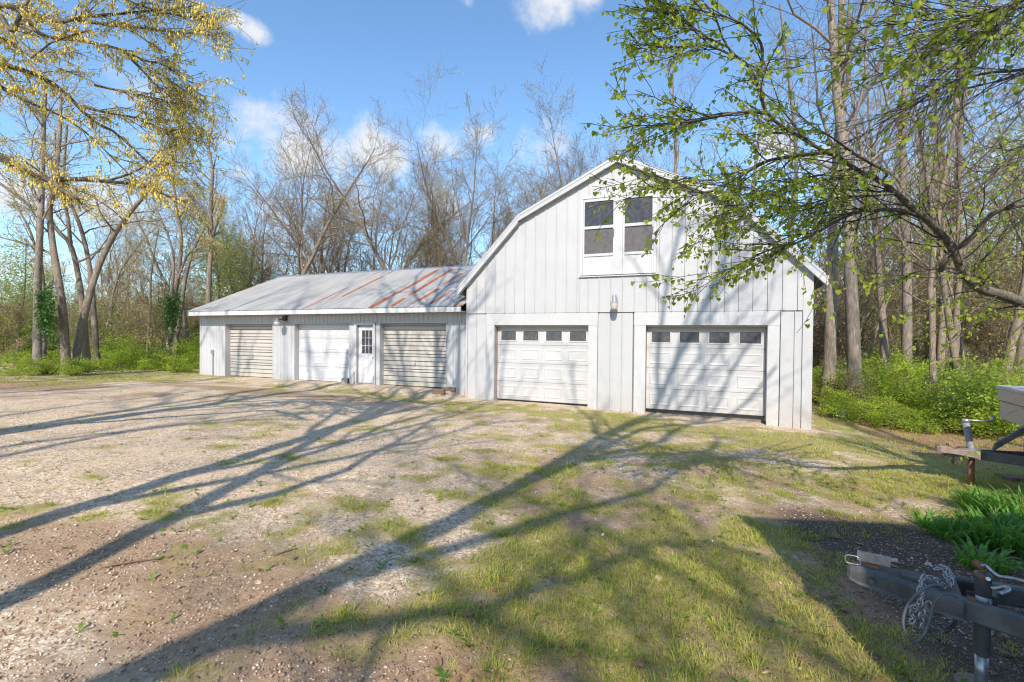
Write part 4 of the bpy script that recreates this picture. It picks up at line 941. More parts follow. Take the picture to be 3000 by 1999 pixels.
# --- trees behind the low wing and the barn; ytop: where the crown ends in the 1024 px wide picture
TOPZ = {k: max((Vector(c).z for ch in r.children for c in ch.bound_box), default=10) for k, r in PROT.items()}
for key, px, f, ytop, rz, lab in (('o2', 560*q, 30, 150, 5.0, 'small bare tree at the left end of the roof ridge'),
                               ('o1', 650*q, 26, 112, .3, 'spreading bare tree behind the left part of the metal roof'),
                               ('o4', 700*q, 28, 118, 2.0, 'upright bare tree behind the roof left of centre'),
                               ('o3', 768*q, 30, 122, 1.1, 'twin stemmed bare tree behind the roof middle'),
                               ('o5', 830*q, 27, 128, .2, 'narrow bare tree above the rust streaks of the roof'),
                               ('o2', 880*q, 31, 124, 3.0, 'bare tree left of the large twisting oak'),
                               ('o1', 940*q, 26, 112, 4.1, 'large bare oak with twisting limbs behind the roof'),
                               ('o4', 1000*q, 30, 124, 5.0, 'bare tree right of the large twisting oak'),
                               ('o5', 1060*q, 28, 120, 3.9, 'slim bare tree before the junction of wing and barn'),
                               ('o3', 1110*q, 31, 116, 1.9, 'bare tree above the junction of wing and barn'),
                               ('o2', 1165*q, 28, 122, 3.3, 'bare tree between the two above the barn eave'),
                               ('o1', 1225*q, 29, 110, .6, 'bare tree whose limbs rise over the left barn eave'),
                               ('o4', 1285*q, 27, 102, 4.3, 'bare tree filling the gap left of the barn peak'),
                               ('o5', 1335*q, 30, 98, 2.8, 'tall bare tree just left of the barn peak'),
                               ('o3', 1395*q, 27, 104, 4.6, 'bare tree directly behind the barn peak'),
                               ('o1', 1480*q, 27, 90, 2.2, 'bare tree behind the right slope of the barn roof'),
                               ('f2', 1580*q, 24, 40, 3.2, 'tall bare tree over the middle of the right barn slope'),
                               ('f1', 1690*q, 25, 20, 5.5, 'tall bare tree over the lower right barn slope'),
                               ('f3', 1790*q, 23, 0, 1.5, 'pale tall tree beside the right barn eave')):
    x, y = pf(px, f); sz_ = (CAM[2]+(335-ytop)*3000/1024/FPX*f-gz(x, y))/TOPZ[key]; place_(key, x, y, rz=rz, s=sz_, label=lab)
# --- deeper woods: nothing in the photo tells these apart
keysR = ['f1', 'f2', 'f3', 't1', 't2', 'f2', 'f3', 't1']; keysM = ['o1', 'o2', 'o3', 'o4', 't1']; keysL = ['o2', 't1', 't2', 'o3', 't1']
def woods(n, pxa, pxb, fa, fb, keys, label, group, smin=.8, smax=1.1, cat='tree'):
    out = []
    for k in range(n*6):
        if len(out) >= n: break
        px = R.uniform(pxa, pxb); f = fa+(fb-fa)*R.random()**.8; x, y = pf(px, f)
        if (-14 < x < 10.5 and -2 < y < 12.5): continue
        if any((x-a)**2+(y-b)**2 < 1.2 for a, b in out): continue
        out.append((x, y)); s = R.uniform(smin, smax)
        place_(R.choice(keys), x, y, s=s, sz=s*R.uniform(.92, 1.1), label=label, group=group, cat=cat)
woods(60, 2420, 3150, 17, 44, keysR, 'bare trunk among many others deep in the wood right of the barn', 'trees of the wood right of the barn', .65, 1.05)
woods(10, 2420, 3100, 15.5, 24, ['t1', 't2'], 'thin young bare tree among the big trunks right of the barn', 'saplings of the right wood', .6, 1.)
woods(38, 640, 2420, 31, 50, keysM, 'bare tree among many others far behind the buildings', 'trees far behind the buildings', .72, .92)
woods(26, -250, 640, 30, 60, keysL, 'bare tree far off in the wood left of the garages', 'trees far off in the left wood', .55, .85)
woods(110, 2420, 3250, 21, 52, ['b1', 'b1', 'b2'], 'leafless brush thicket between the trunks of the right wood', 'brush in the right wood', .9, 1.9, 'brush')
woods(26, 680, 1900, 28, 38, ['o2', 'o4', 'o5', 'o3', 'o1'], 'bare tree in the second row behind the garages', 'second row trees behind the garages', .70, .84)
woods(22, 2430, 3150, 12.6, 21, ['b1', 'b2'], 'low leafless shrub in the undergrowth right of the barn', 'bare shrubs right of the barn', .22, .42, 'shrub')
woods(46, 640, 2500, 30, 50, ['b1', 'b1', 'b2'], 'leafless brush thicket behind the buildings', 'brush behind the buildings', .9, 1.5, 'brush')
woods(120, -300, 650, 24, 60, ['b1', 'b2', 'b2'], 'twiggy spring brush thicket in the left background', 'brush in the left background', .9, 1.45, 'brush')
for k, (px, f, s, lab) in enumerate(((505*q, 27, .95, 'young tree with fresh pale green leaves behind the left roof edge'), (545*q, 30, .95, 'second fresh green tree right of the first behind the left roof edge'),
                                     (40*q, 26, .80, 'young pale green tree at the far left edge'), (100*q, 33, .85, 'pale green tree between the leftmost trunks'),
                                     (2340*q, 22, 1.5, 'fresh green tree high behind the right edge of the wood'))):
    x, y = pf(px, f); place_('g1', x, y, s=s, label=lab)
# --- undergrowth
def bushes(n, pxa, pxb, fa, fb, idx, label, group, s0=.7, s1=1.2, cond=None):
    out = []
    for k in range(n*8):
        if len(out) >= n: break
        px = R.uniform(pxa, pxb); f = R.uniform(fa, fb); x, y = pf(px, f)
        if (-12.9 < x < 9.9 and -2.5 < y < 12): continue
        if cond and not cond(x, y): continue
        out.append((x, y)); s = R.uniform(s0, s1); o = place(BU[R.choice(idx)], x, y, s=s, label=label, cat='bush', group=group); o['category'] = 'bush'
bushes(40, 2420, 3100, 13.2, 22, [0, 1, 1, 4, 0], 'bright yellow green spring bush in the undergrowth right of the barn', 'undergrowth bushes right of the barn', .5, 1.1, lambda x, y: y > 2.4)
bushes(26, 2420, 3100, 17, 28, [2, 4], 'darker green bush deeper between the trunks right of the barn', 'shaded bushes in the right wood', .8, 1.15)
bushes(24, 2440, 3100, 10.2, 13.5, [3, 3, 1], 'low green seedling clump on leaf litter at the right wood edge', 'low clumps at the right wood edge', .5, .9, lambda x, y: x > 9.9 and y > -.6)
bushes(14, 2760, 3150, 10, 13.5, [0, 2, 4], 'leafy green bush behind the second trailer', 'bushes behind the second trailer', .6, .95, lambda x, y: x > 11.5)
bushes(26, -200, 590, 21.5, 31, [0, 1, 4], 'bright green bush along the wood edge left of the garages', 'undergrowth bushes left of the garages', .7, 1.15)
bushes(30, -200, 590, 26, 42, [2, 4, 0], 'green bush deeper in the left wood', 'deeper bushes in the left wood', 1., 1.6)
bushes(13, 270, 600, 20, 24, [3, 1], 'low dense green clump beside the far left garage corner', 'low clumps left of the garages', .6, .95)
bushes(8, -200, 300, 16.2, 18.5, [3, 0], 'green sprout clump around the leftmost trunk bases', 'clumps around the leftmost trunks', .45, .75)
# ground cover of seedlings on both wood floors
def seedlings():
    V = []; n = 0
    for (pxa, pxb, fa, fb, k, cond) in ((2430, 3150, 11, 24, 26000, lambda x, y: (x > 9.6) & (y > .5)), (-200, 600, 17, 34, 24000, lambda x, y: (x < -13.0))):
        px = rng.uniform(pxa, pxb, k); f = rng.uniform(fa, fb, k); t = (px-1500)/FPX*f; x = CAM[0]+_f[0]*f+_r[0]*t; y = CAM[1]+_f[1]*f+_r[1]*t
        m = cond(x, y) & ~inside(x, y) & (fbm(x*.8, y*.8, 61) > .54); x, y = x[m], y[m]; z = g(x, y)+.04+.28*rng.random(len(x))**1.6; V.append(np.stack([x, y, z], -1))
    c = np.concatenate(V); n = len(c); a = rng.normal(size=(n, 3)); a[:, 2] *= .4; a /= np.linalg.norm(a, axis=1)[:, None]; b = rng.normal(size=(n, 3)); b -= a*(a*b).sum(1)[:, None]; b /= np.linalg.norm(b, axis=1)[:, None]
    s = (.035*(.6+.8*rng.random(n)))[:, None]
    return fastmesh('seedling_cover', np.stack([c-a*s, c+b*s*.55, c+a*s, c-b*s*.55], 1).reshape(-1, 3), np.arange(4*n).reshape(-1, 4), M_bush)
tag(seedlings(), 'knee high green seedlings carpeting the wood floor', 'undergrowth', kind='stuff')

# --- custom trees at the left wood edge: stems traced as (x, y) in the photo, each at its own distance
zl = lambda x, y: (x/2.24, 500+y/2.24)
CF_EDGE = cfgmod(CF_FOREST, l0_kids=13, l0_t0=.42, l0_lr=.30, l1_kids=7, l1_wob=.16, l2_kids=5)
def edge_tree(seed, stems, label, t0=.42, lr=.30, kids=13, mt=None, bud=None, ivy=None):
    tr = Tree(seed); root = None; cfg = cfgmod(CF_EDGE, l0_kids=kids, l0_lr=lr)
    for si, (pts, depth, w0, w1) in enumerate(stems):
        P = []
        if depth is None:
            b = gp(*zl(*pts[0])); depth = float((b-CAM)@FW)
        for k, (a, c) in enumerate(pts): P.append(at(*zl(a, c), depth+.25*math.sin(k*1.7+seed)*(k > 0)))
        if pts[0][1] > 1000: P[0][2] -= .15
        S_ = smoothpath(P, 26); Lg = np.linalg.norm(np.diff(S_, axis=0), axis=1).sum()
        r0 = w0/2.24*depth/FPX/2; r1 = w1/2.24*depth/FPX/2; rr = np.linspace(r0, r1, 26); rr[0] *= 1.35; rr[1] *= 1.12
        if root is None: root = thing('bare_tree', label, 'tree', tuple(S_[0]+[0, 0, .15]), None)
        tr.L[0].append((S_, rr)); c2 = cfg
        tr.kids(S_, rr, Lg, 0, c2, t0=t0)
    finish(tr, root, np.array(root.location), mt or M_bark, M_twig, bud or M_budy, 2, .12, .026)
    if ivy:
        cx, cy, hw, hh, d = ivy; r_ = np.random.default_rng(seed); n = 2200; c = np.array([at(*zl(cx+hw*a, cy+hh*b), d-.1+.25*e) for a, b, e in r_.normal(0, .5, (n, 3))])
        a = r_.normal(size=(n, 3)); a /= np.linalg.norm(a, axis=1)[:, None]; b = r_.normal(size=(n, 3)); b -= a*(a*b).sum(1)[:, None]; b /= np.linalg.norm(b, axis=1)[:, None]; s = (.045*(.6+.8*r_.random(n)))[:, None]
        fastmesh('ivy', np.stack([c-a*s, c+b*s*.6, c+a*s, c-b*s*.6], 1).reshape(-1, 3)-np.array(root.location), np.arange(4*n).reshape(-1, 4), M_ivy, root)
    return root
edge_tree(31, [([(245, 1340), (245, 1000), (250, 700), (262, 400), (275, 100), (285, -250), (300, -600)], None, 50, 20)], 'leftmost upright trunk at the left wood edge', .38, .24, 11, M_barkp, ivy=(300, 930, 60, 150, 16.6))
edge_tree(32, [([(435, 1345), (428, 1150), (410, 900), (380, 700), (345, 480), (325, 250), (350, 130), (385, -150), (400, -500)], None, 52, 18)], 'trunk bending left beside the leaning one at the left wood edge', .4, .26, 12)
edge_tree(33, [([(470, 1340), (510, 1150), (570, 880), (640, 650), (740, 440), (850, 280), (960, 150), (1060, 20), (1180, -180)], None, 50, 14)], 'long trunk leaning to the right across the left wood edge', .55, .26, 11)
edge_tree(34, [([(570, 1240), (555, 1050), (530, 800), (500, 620), (460, 480), (400, 420), (300, 300), (200, 230), (60, 130), (-60, 40)], 19.5, 40, 14), ([(460, 480), (450, 350), (420, 180), (380, 0), (360, -250)], 19.5, 22, 9)], 'crooked trunk forking left behind the bending one', .4, .22, 10)
edge_tree(35, [([(640, 1305), (620, 1000), (590, 650), (550, 450), (520, 350), (470, 230), (430, 150), (420, 0), (440, -300)], None, 36, 12)], 'slim trunk right of the leaning tree base', .4, .25, 11)
edge_tree(36, [([(285, 1335), (290, 1000), (275, 650), (230, 500), (190, 380), (120, 250)], None, 30, 10)], 'thin trunk directly behind the leftmost upright one', .45, .25, 9)
edge_tree(37, [([(960, 1262), (975, 1050), (985, 900), (990, 700), (1010, 560), (1040, 380)], None, 18, 7)], 'very thin lone stem midway to the garages', .45, .28, 8)
edge_tree(38, [([(1095, 1270), (1120, 1050), (1150, 800), (1175, 650), (1190, 450), (1165, 300), (1140, 100), (1120, -150)], None, 34, 12), ([(1165, 720), (1230, 560), (1330, 500), (1400, 495)], 23.2, 16, 6)], 'ivy wrapped trunk left of the garages', .42, .26, 12, ivy=(1130, 920, 75, 150, 23.0))
edge_tree(39, [([(1140, 1215), (1190, 900), (1230, 650), (1300, 450), (1370, 330), (1420, 180)], 25, 30, 10)], 'trunk leaning right behind the ivy wrapped one', .45, .28, 10, M_barkp)
edge_tree(40, [([(1235, 1262), (1210, 950), (1130, 820), (1040, 650), (960, 450), (900, 320), (830, 130)], None, 28, 9), ([(1125, 815), (1140, 600), (1110, 450), (1010, 200), (980, 0)], 22.5, 18, 8)], 'pale trunk nearest the garages with limbs swept left', .4, .25, 11, M_barkp)
edge_tree(41, [([(1365, 1000), (1375, 650), (1390, 450), (1382, 250), (1395, 0), (1370, -150), (1400, -330)], 23.5, 34, 12), ([(1395, 430), (1440, 300), (1470, 200)], 23.5, 16, 7)], 'tall trunk rising just behind the left end of the garage roof', .35, .26, 13)

# ================================================================== NEAR TREES
zr2 = lambda x, y: (1700+x/1.742, y/1.742)
z4 = lambda x, y: (x/2.24, y/2.24)
z4s = lambda x, y: z4(x if x < 950 else 950+(x-950)*.8, y)
def limb(zf, pts, w0, w1, n=22, d0=None):
    """pts: (x, y, depth) or (x, y); widths in source pixels of the photo"""
    P = [at(*zf(p[0], p[1]), p[2]) for p in pts]; S_ = smoothpath(P, n); dep = (S_-CAM)@FW
    return S_, np.linspace(w0, w1, n)/FPX/2*dep
def W3(a, b, c=0): return RT*a+UP*b+FW*c
def twiggery(tr, S_, rr, k, L, bias, t0=.1, t1=1., sub=4, spread=.55, up=0, minr=.0022):
    out = []
    for j in range(k):
        t = t0+(t1-t0)*(j+tr.r.random())/k; i = min(int(t*(len(S_)-1)), len(S_)-2); b = S_[i]+(S_[i+1]-S_[i])*tr.r.random(); T = S_[i+1]-S_[i]; T /= np.linalg.norm(T)
        d = T*.55+bias+tr.r.normal(size=3)*spread; d /= np.linalg.norm(d); Lk = L*(.5+.9*tr.r.random())*(1.15-.6*t); n = 9; P = [b]; q = b; cu = tr.r.normal(size=3)*.35
        for _ in range(n):
            d = d+cu/n+tr.r.normal(size=3)*.09+np.array([0, 0, up/n]); d /= np.linalg.norm(d); q = q+d*Lk/n; P.append(q)
        P = np.array(P); r0 = min(rr[i]*.5, .0075*(.6+.8*tr.r.random())); ra = np.linspace(r0, minr, n+1); tr.L[2].append((P, ra)); out.append(P)
        for m in range(tr.r.integers(sub//2, sub+2)):
            u = .25+.72*tr.r.random(); i2 = int(u*n); b2 = P[i2]; T2 = P[min(i2+1, n)]-P[max(i2-1, 0)]; T2 /= np.linalg.norm(T2); d2 = T2+perp(T2, tr.r)*.7+bias*.3; d2 /= np.linalg.norm(d2); L2 = Lk*.42*(.4+tr.r.random()); Q = [b2]; qq = b2
            for _ in range(5): d2 = d2+tr.r.normal(size=3)*.12; d2 /= np.linalg.norm(d2); qq = qq+d2*L2/5; Q.append(qq)
            Q = np.array(Q); tr.L[3].append((Q, np.linspace(max(ra[i2]*.6, minr), minr*.8, 6))); out.append(Q)
    return out
# ---- redbud at the right
tr = Tree(77)
main = limb(zr2, [(3100, 1950, 4.9), (2700, 1700, 4.4), (2480, 1590, 4.05), (2265, 1545, 3.9), (2150, 1505, 3.85), (2030, 1470, 3.8), (1960, 1400, 3.75), (1900, 1270, 3.7), (1790, 1140, 3.6), (1700, 1070, 3.55), (1610, 985, 3.5), (1530, 925, 3.45), (1430, 880, 3.4), (1330, 810, 3.35), (1230, 765, 3.3), (1130, 705, 3.3), (1030, 645, 3.25), (950, 575, 3.2), (915, 480, 3.15), (890, 390, 3.1), (860, 335, 3.05), (790, 285, 3.05), (740, 230, 3.0), (700, 110, 2.95), (640, 20, 2.95)], 66, 5, 60)
S0, r0 = main; r0 = np.interp(np.linspace(0, 1, 60), [0, .12, .3, .45, .6, .75, 1], np.array([88, 60, 42, 31, 21, 12, 4.5]))/FPX/2*((S0-CAM)@FW)
root_b = np.array([10.9, -8.1, 0.]); root_b[2] = gz(10.9, -8.1)
tk = smoothpath([root_b-[0, 0, .2], root_b+[-.05, 0, .6], root_b+[.02, .1, 1.2], root_b+[.1, .15, 2.2], root_b+[.0, .1, 3.6], root_b+[-.3, .2, 5.2]], 22)
redbud = thing('redbud_tree', 'small tree at the right whose mossy limb and heart shaped leaves hang before the barn', 'tree', tuple(root_b))
join = smoothpath([root_b+[.0, .05, 1.0], (root_b+[0, 0, 1.1]+S0[0])/2+[0, 0, .05], S0[0]], 8)
tr.L[0] += [(tk, np.linspace(.15, .05, 22)), (join, np.linspace(.11, r0[0], 8)), (S0, r0)]
LB = []
def lb(pts, w0, w1, n=22):
    q_ = limb(zr2, pts, w0, w1, n); tr.L[1].append(q_); LB.append(q_); return q_
lb([(1430, 905, 3.42), (1330, 912, 3.35), (1230, 912, 3.3), (1100, 935, 3.2), (980, 985, 3.15), (860, 1040, 3.1)], 9, 3)
lb([(1240, 780, 3.33), (1080, 800, 3.25), (930, 830, 3.2), (780, 920, 3.1), (650, 980, 3.05), (470, 960, 3.0), (330, 900, 2.95)], 12, 3)
lb([(1745, 1110, 3.58), (1660, 1080, 3.55), (1560, 1070, 3.5), (1400, 1090, 3.45), (1270, 1150, 3.4), (1130, 1230, 3.35), (980, 1270, 3.3), (850, 1330, 3.25), (700, 1400, 3.2)], 13, 3, 28)
lb([(1840, 1380, 3.78), (1860, 1330, 3.7), (1890, 1290, 3.72), (2000, 1210, 3.6), (2080, 1110, 3.5), (2180, 1060, 3.4), (2330, 1035, 3.3), (2600, 980, 3.3)], 17, 8)
lb([(950, 580, 3.2), (850, 570, 3.15), (720, 590, 3.1), (560, 620, 3.0), (400, 640, 2.95), (270, 640, 2.9)], 9, 2.5)
lb([(895, 400, 3.1), (925, 330, 3.1), (925, 230, 3.05), (860, 150, 3.0), (780, 100, 2.95), (620, 55, 2.9), (430, 20, 2.85)], 9, 3)
lb([(790, 290, 3.05), (700, 250, 3.0), (600, 230, 2.95), (480, 240, 2.9), (330, 230, 2.85)], 7, 2.5)
lb([(1540, 925, 3.45), (1560, 880, 3.4), (1420, 800, 3.3), (1280, 700, 3.2), (1180, 640, 3.15), (1100, 560, 3.1), (1090, 470, 3.0)], 8, 2.5)
lb([(740, 235, 3.0), (650, 190, 2.95), (520, 100, 2.9), (420, 60, 2.9)], 6, 2.5)
lb([(1610, 990, 3.5), (1500, 1000, 3.4), (1300, 1010, 3.3), (1100, 1060, 3.2), (900, 1110, 3.1)], 7, 2.5)
lb([(1880, 1230, 3.7), (1835, 1160, 3.65), (1820, 1080, 3.6)], 6, 2)
lb([(3100, 150, 3.2), (2700, 280, 3.0), (2265, 355, 2.9), (2100, 370, 2.85), (1980, 395, 2.8), (1860, 440, 2.8), (1700, 540, 2.8), (1500, 640, 2.8)], 16, 3)
lb([(3100, -300, 2.9), (2600, -80, 2.7), (2265, 20, 2.6), (2150, 110, 2.55), (2050, 230, 2.5), (1960, 360, 2.5), (1900, 480, 2.5), (1830, 600, 2.5)], 12, 3)
lb([(3000, -200, 2.6), (2400, -60, 2.5), (2100, 60, 2.45), (1900, 55, 2.4), (1750, 40, 2.4), (1600, 10, 2.4)], 9, 3)
lb([(2800, -200, 2.6), (2300, -20, 2.5), (2000, 90, 2.4), (1750, 190, 2.35), (1500, 250, 2.3), (1250, 270, 2.3)], 7, 2.2)
lb([(3000, 600, 3.3), (2600, 620, 3.2), (2300, 720, 3.1), (2150, 850, 3.1), (2000, 980, 3.1)], 11, 3)
lb([(2000, 1470, 3.8), (2010, 1380, 3.78), (2080, 1300, 3.7), (2180, 1190, 3.6), (2280, 1120, 3.5)], 7, 3)
leafpts = []
def addleaves(paths, frac, step=.035, p=1.):
    for P in paths:
        n = len(P)-1; Lk = np.linalg.norm(P[-1]-P[0]); k = max(1, int(Lk/step*1.9*(1-frac)))
        for j in range(k):
            if tr.r.random() > p: continue
            t = frac+(1-frac)*(j+.6*tr.r.random()+.4)/k; i = min(int(t*n), n-1); u = t*n-i; leafpts.append(P[i]*(1-u)+P[i+1]*u)
bL = W3(-.75, -.18)
spec = [(0, 15, .62, W3(-.8, -.35), .62), (1, 20, .62, W3(-.8, -.22), .8), (2, 22, .62, W3(-.75, -.30), .75), (3, 14, .5, W3(-.2, -.2), .15), (4, 15, .5, W3(-.8, .02), .9), (5, 14, .45, W3(-.7, .1), .9), (6, 10, .4, W3(-.8, .0), .95),
        (7, 12, .5, W3(-.7, -.1), .6), (8, 9, .4, W3(-.7, 0), .9), (9, 15, .6, W3(-.8, -.25), .65), (10, 5, .3, W3(-.3, .3), .2), (11, 26, .75, W3(-.75, -.5), .12), (12, 28, .8, W3(-.7, -.6), .22), (13, 20, .7, W3(-.7, -.6), .4), (14, 22, .6, W3(-.8, -.35), .55), (15, 14, .6, W3(-.6, -.5), .25), (16, 9, .4, W3(.1, .2), .2)]
for k, n_, L_, b_, p_ in spec:
    S_, rr = LB[k]; P_ = twiggery(tr, S_, rr, int(n_*1.15), L_*1.15, b_, .12, 1., 7, .36); addleaves(P_, .4, .040, p_*.95); addleaves([S_], .55, .04, p_*.7)
P_ = twiggery(tr, S0[16:], r0[16:], 26, .6, W3(-.5, .25), .05, 1., 4, .5); addleaves(P_, .4, .045, .6)
P_ = twiggery(tr, S0[20:], r0[20:], 28, .9, W3(-.8, -.2), .0, 1., 5, .35); addleaves(P_, .4, .045, .75)
cl = cfgmod(CF_FOREST, l0_kids=14, l0_lr=.5)
tr2 = Tree(78); tr2.L[0].append((tk, np.linspace(.15, .05, 22))); tr2.kids(tk, np.linspace(.15, .05, 22), 4.5, 0, cl, t0=.45)
okb = []
for l in (1, 2, 3):
    for P, r in tr2.L[l]:
        f = (P-CAM)@FW; pxv = (P-CAM)@RT/np.maximum(f, .01)*FPX
        if not np.any((f > .2) & (pxv < 1430)): tr.L[l].append((P, r))
finish(tr, redbud, root_b, M_redbud, M_twigd, None)
# heart shaped leaf: shared mesh, bent along the midrib
def leafmesh():
    h = [(0, 0), (.30, -.16), (.52, .08), (.50, .42), (.28, .80), (0, 1.08), (-.28, .80), (-.50, .42), (-.52, .08), (-.30, -.16)]
    v = [(x, y, .16*abs(x)) for x, y in h]+[(0, .45, 0)]; return np.array(v), [(i, (i+1) % 10, 10) for i in range(10)]
lv, lf = leafmesh(); lv = lv*.0295
leafpts = np.array(leafpts); dd = np.linalg.norm(leafpts-CAM, axis=1); fz = (leafpts-CAM)@FW; pxx = 1500+FPX*((leafpts-CAM)@RT)/fz; pyy = 999.5-FPX*((leafpts-CAM)@UP)/fz
vis = (pxx > -20) & (pxx < 3020) & (pyy > -20) & (pyy < 2000); order = np.argsort(np.where(vis, dd, 1e6)); big = set(order[:300].tolist())
me = D.meshes.new('leaf'); me.from_pydata(lv.tolist(), [], lf); me.materials.append(M_leafr); me.polygons.foreach_set('use_smooth', [True]*len(me.polygons))
rest = []
for i, c in enumerate(leafpts):
    r_ = tr.r; yaw_ = r_.random()*6.28; e = Matrix.Rotation(yaw_, 4, 'Z') @ Matrix.Rotation(math.radians(-65+r_.normal()*28), 4, 'X') @ Matrix.Rotation(r_.normal()*.35, 4, 'Y')
    s = .95*(.5+.7*r_.random()); c = c+np.array([0, 0, -.012])+r_.normal(size=3)*.01
    if i in big:
        o = D.objects.new('leaf', me); COL.objects.link(o); o.parent = redbud; o.matrix_local = Matrix.Translation(Vector(c-root_b)) @ e @ Matrix.Scale(s, 4)
    else:
        E3 = np.array(e.to_3x3()); rest.append((lv*s) @ E3.T+c)
if rest:
    n = len(rest); V = np.concatenate(rest)-root_b; F = (np.array(lf)[None]+np.arange(n)[:, None, None]*11).reshape(-1, 3); o = fastmesh('leaves', V, F, M_leafr, redbud, True); o['kind'] = 'stuff'

# ---- oak with catkins at the left
tr = Tree(91); LB = []
def lo(pts, w0, w1, n=24, lvl=1):
    q_ = limb(z4s, pts, w0, w1, n); tr.L[lvl].append(q_); LB.append(q_); return q_
ob = np.array([-2.6, -11.9, 0.]); ob[2] = gz(ob[0], ob[1])
oak = thing('catkin_tree', 'tree at the left with long limbs and hanging yellow catkins over the drive', 'tree', tuple(ob))
tk = smoothpath([ob-[0, 0, .2], ob+[.05, 0, 1.2], ob+[0, .1, 3], ob+[.1, .1, 5], ob+[0, .3, 7.5], ob+[.3, .2, 10.5]], 26); tkr = np.linspace(.27, .08, 26); tkr[0] = .36
tr.L[0].append((tk, tkr))
def fromtrunk(h, pts, w0, w1, n=30):
    i = int(np.argmin(np.abs(tk[:, 2]-ob[2]-h))); P0 = tk[i]; P = [P0]+[at(*z4s(a, b), c) for a, b, c in pts]; S_ = smoothpath(P, n); dep = np.maximum((S_-CAM)@FW, 2.); q_ = (S_, np.linspace(w0, w1, n)/FPX/2*5.2); tr.L[1].append(q_); LB.append(q_)
fromtrunk(2.9, [(-300, 950, 5.0), (0, 1045, 5.1), (150, 1110, 5.15), (300, 1178, 5.2), (480, 1175, 5.3), (700, 1190, 5.4), (900, 1215, 5.5), (1000, 1240, 5.6), (1150, 1290, 5.7), (1290, 1330, 5.8)], 44, 4)
lo([(270, 1165, 5.2), (350, 1200, 5.15), (420, 1260, 5.1), (490, 1290, 5.1), (545, 1345, 5.1)], 18, 9)
fromtrunk(5.4, [(-300, 0, 5.0), (0, 30, 5.0), (150, 65, 5.0), (250, 110, 5.0), (380, 150, 5.0), (520, 112, 5.0), (700, 100, 5.1), (900, 80, 5.2), (1200, 60, 5.3), (1390, 30, 5.4)], 30, 3)
fromtrunk(4.5, [(-250, 350, 5.2), (0, 420, 5.2), (150, 460, 5.2), (280, 510, 5.3), (420, 600, 5.4), (500, 690, 5.5), (620, 800, 5.6), (740, 860, 5.7), (900, 1000, 5.8), (1060, 1130, 5.9), (1200, 1200, 6.0)], 30, 3)
lo([(160, 65, 5.0), (230, 200, 5.0), (350, 250, 5.0), (500, 262, 5.1), (640, 290, 5.2), (800, 330, 5.3), (950, 400, 5.4), (1100, 425, 5.4), (1300, 530, 5.5), (1410, 560, 5.5)], 13, 3)
fromtrunk(5.0, [(-200, 230, 5.0), (0, 240, 5.0), (100, 300, 4.9), (220, 380, 4.9), (300, 300, 4.9), (420, 250, 4.9), (600, 200, 5.0)], 16, 3)
lo([(480, 125, 5.0), (700, 160, 5.1), (1000, 190, 5.2), (1300, 220, 5.3), (1450, 180, 5.3)], 11, 3)
fromtrunk(3.8, [(-200, 520, 5.3), (0, 580, 5.3), (200, 680, 5.4), (400, 760, 5.5), (600, 900, 5.7), (750, 1050, 5.8), (900, 1190, 5.9), (1050, 1260, 6.0)], 14, 3)
fromtrunk(6.2, [(-100, -350, 5.0), (300, -300, 5.0), (700, -180, 5.1), (1100, -60, 5.2), (1420, 40, 5.3)], 22, 3)
lo([(380, -280, 5.0), (700, -60, 5.1), (1000, 60, 5.2), (1300, 110, 5.3), (1460, 110, 5.3)], 10, 3)
lo([(500, 690, 5.5), (700, 740, 5.6), (900, 780, 5.7), (1100, 850, 5.8), (1250, 900, 5.9)], 9, 2.5)
lo([(800, 330, 5.3), (950, 480, 5.4), (1080, 600, 5.5), (1150, 700, 5.6), (1230, 800, 5.7)], 8, 2.5)
lo([(0, 100, 4.6), (80, 200, 4.6), (150, 60, 4.6), (220, -50, 4.6)], 14, 8)
lo([(620, 560, 5.4), (800, 600, 5.5), (1000, 640, 5.6), (1240, 680, 5.7)], 7, 2.5)
lo([(700, 1190, 5.4), (900, 1120, 5.5), (1080, 1000, 5.6), (1230, 940, 5.7)], 7, 2.5)
cat = []
def addcat(paths, p, step=.055):
    for P in paths:
        n = len(P)-1; Lk = np.linalg.norm(P[-1]-P[0]); k = max(1, int(Lk/step))
        for j in range(k):
            if tr.r.random() > p: continue
            t = (j+tr.r.random())/k; i = min(int(t*n), n-1); cat.append(P[i]+(P[i+1]-P[i])*(t*n-i))
for k, (S_, rr) in enumerate(LB):
    low = k in (0,); bias = W3(.75, -.22) if k not in (1, 12) else W3(.3, -.4)
    n_ = 30 if len(S_) > 28 else 17
    P_ = twiggery(tr, S_, rr, n_, .78 if k not in (1, 12) else .4, bias, .18 if not low else .45, 1., 6, .42, minr=.0028)
    addcat(P_, .56 if k not in (1, 12) else .2)
oc = cfgmod(CF_FOREST, l0_kids=9, l0_lr=.4, l1_kids=6, l2_kids=4); tr2 = Tree(92); tr2.kids(tk, tkr, 9., 0, oc, t0=.5)
for l in (1, 2, 3):
    for P, r in tr2.L[l]:
        f = (P-CAM)@FW; ra = (P-CAM)@RT/np.maximum(f, .01)*FPX; up_ = 999-((P-CAM)@UP)/np.maximum(f, .01)*FPX
        if not np.any((f > .2) & (ra > -1560) & (up_ > -60)): tr.L[l].append((P, r)); (cat.extend(P[1:].tolist()) if l == 3 and tr.r.random() < .5 else None)
finish(tr, oak, ob, M_oak, M_twigo, None)
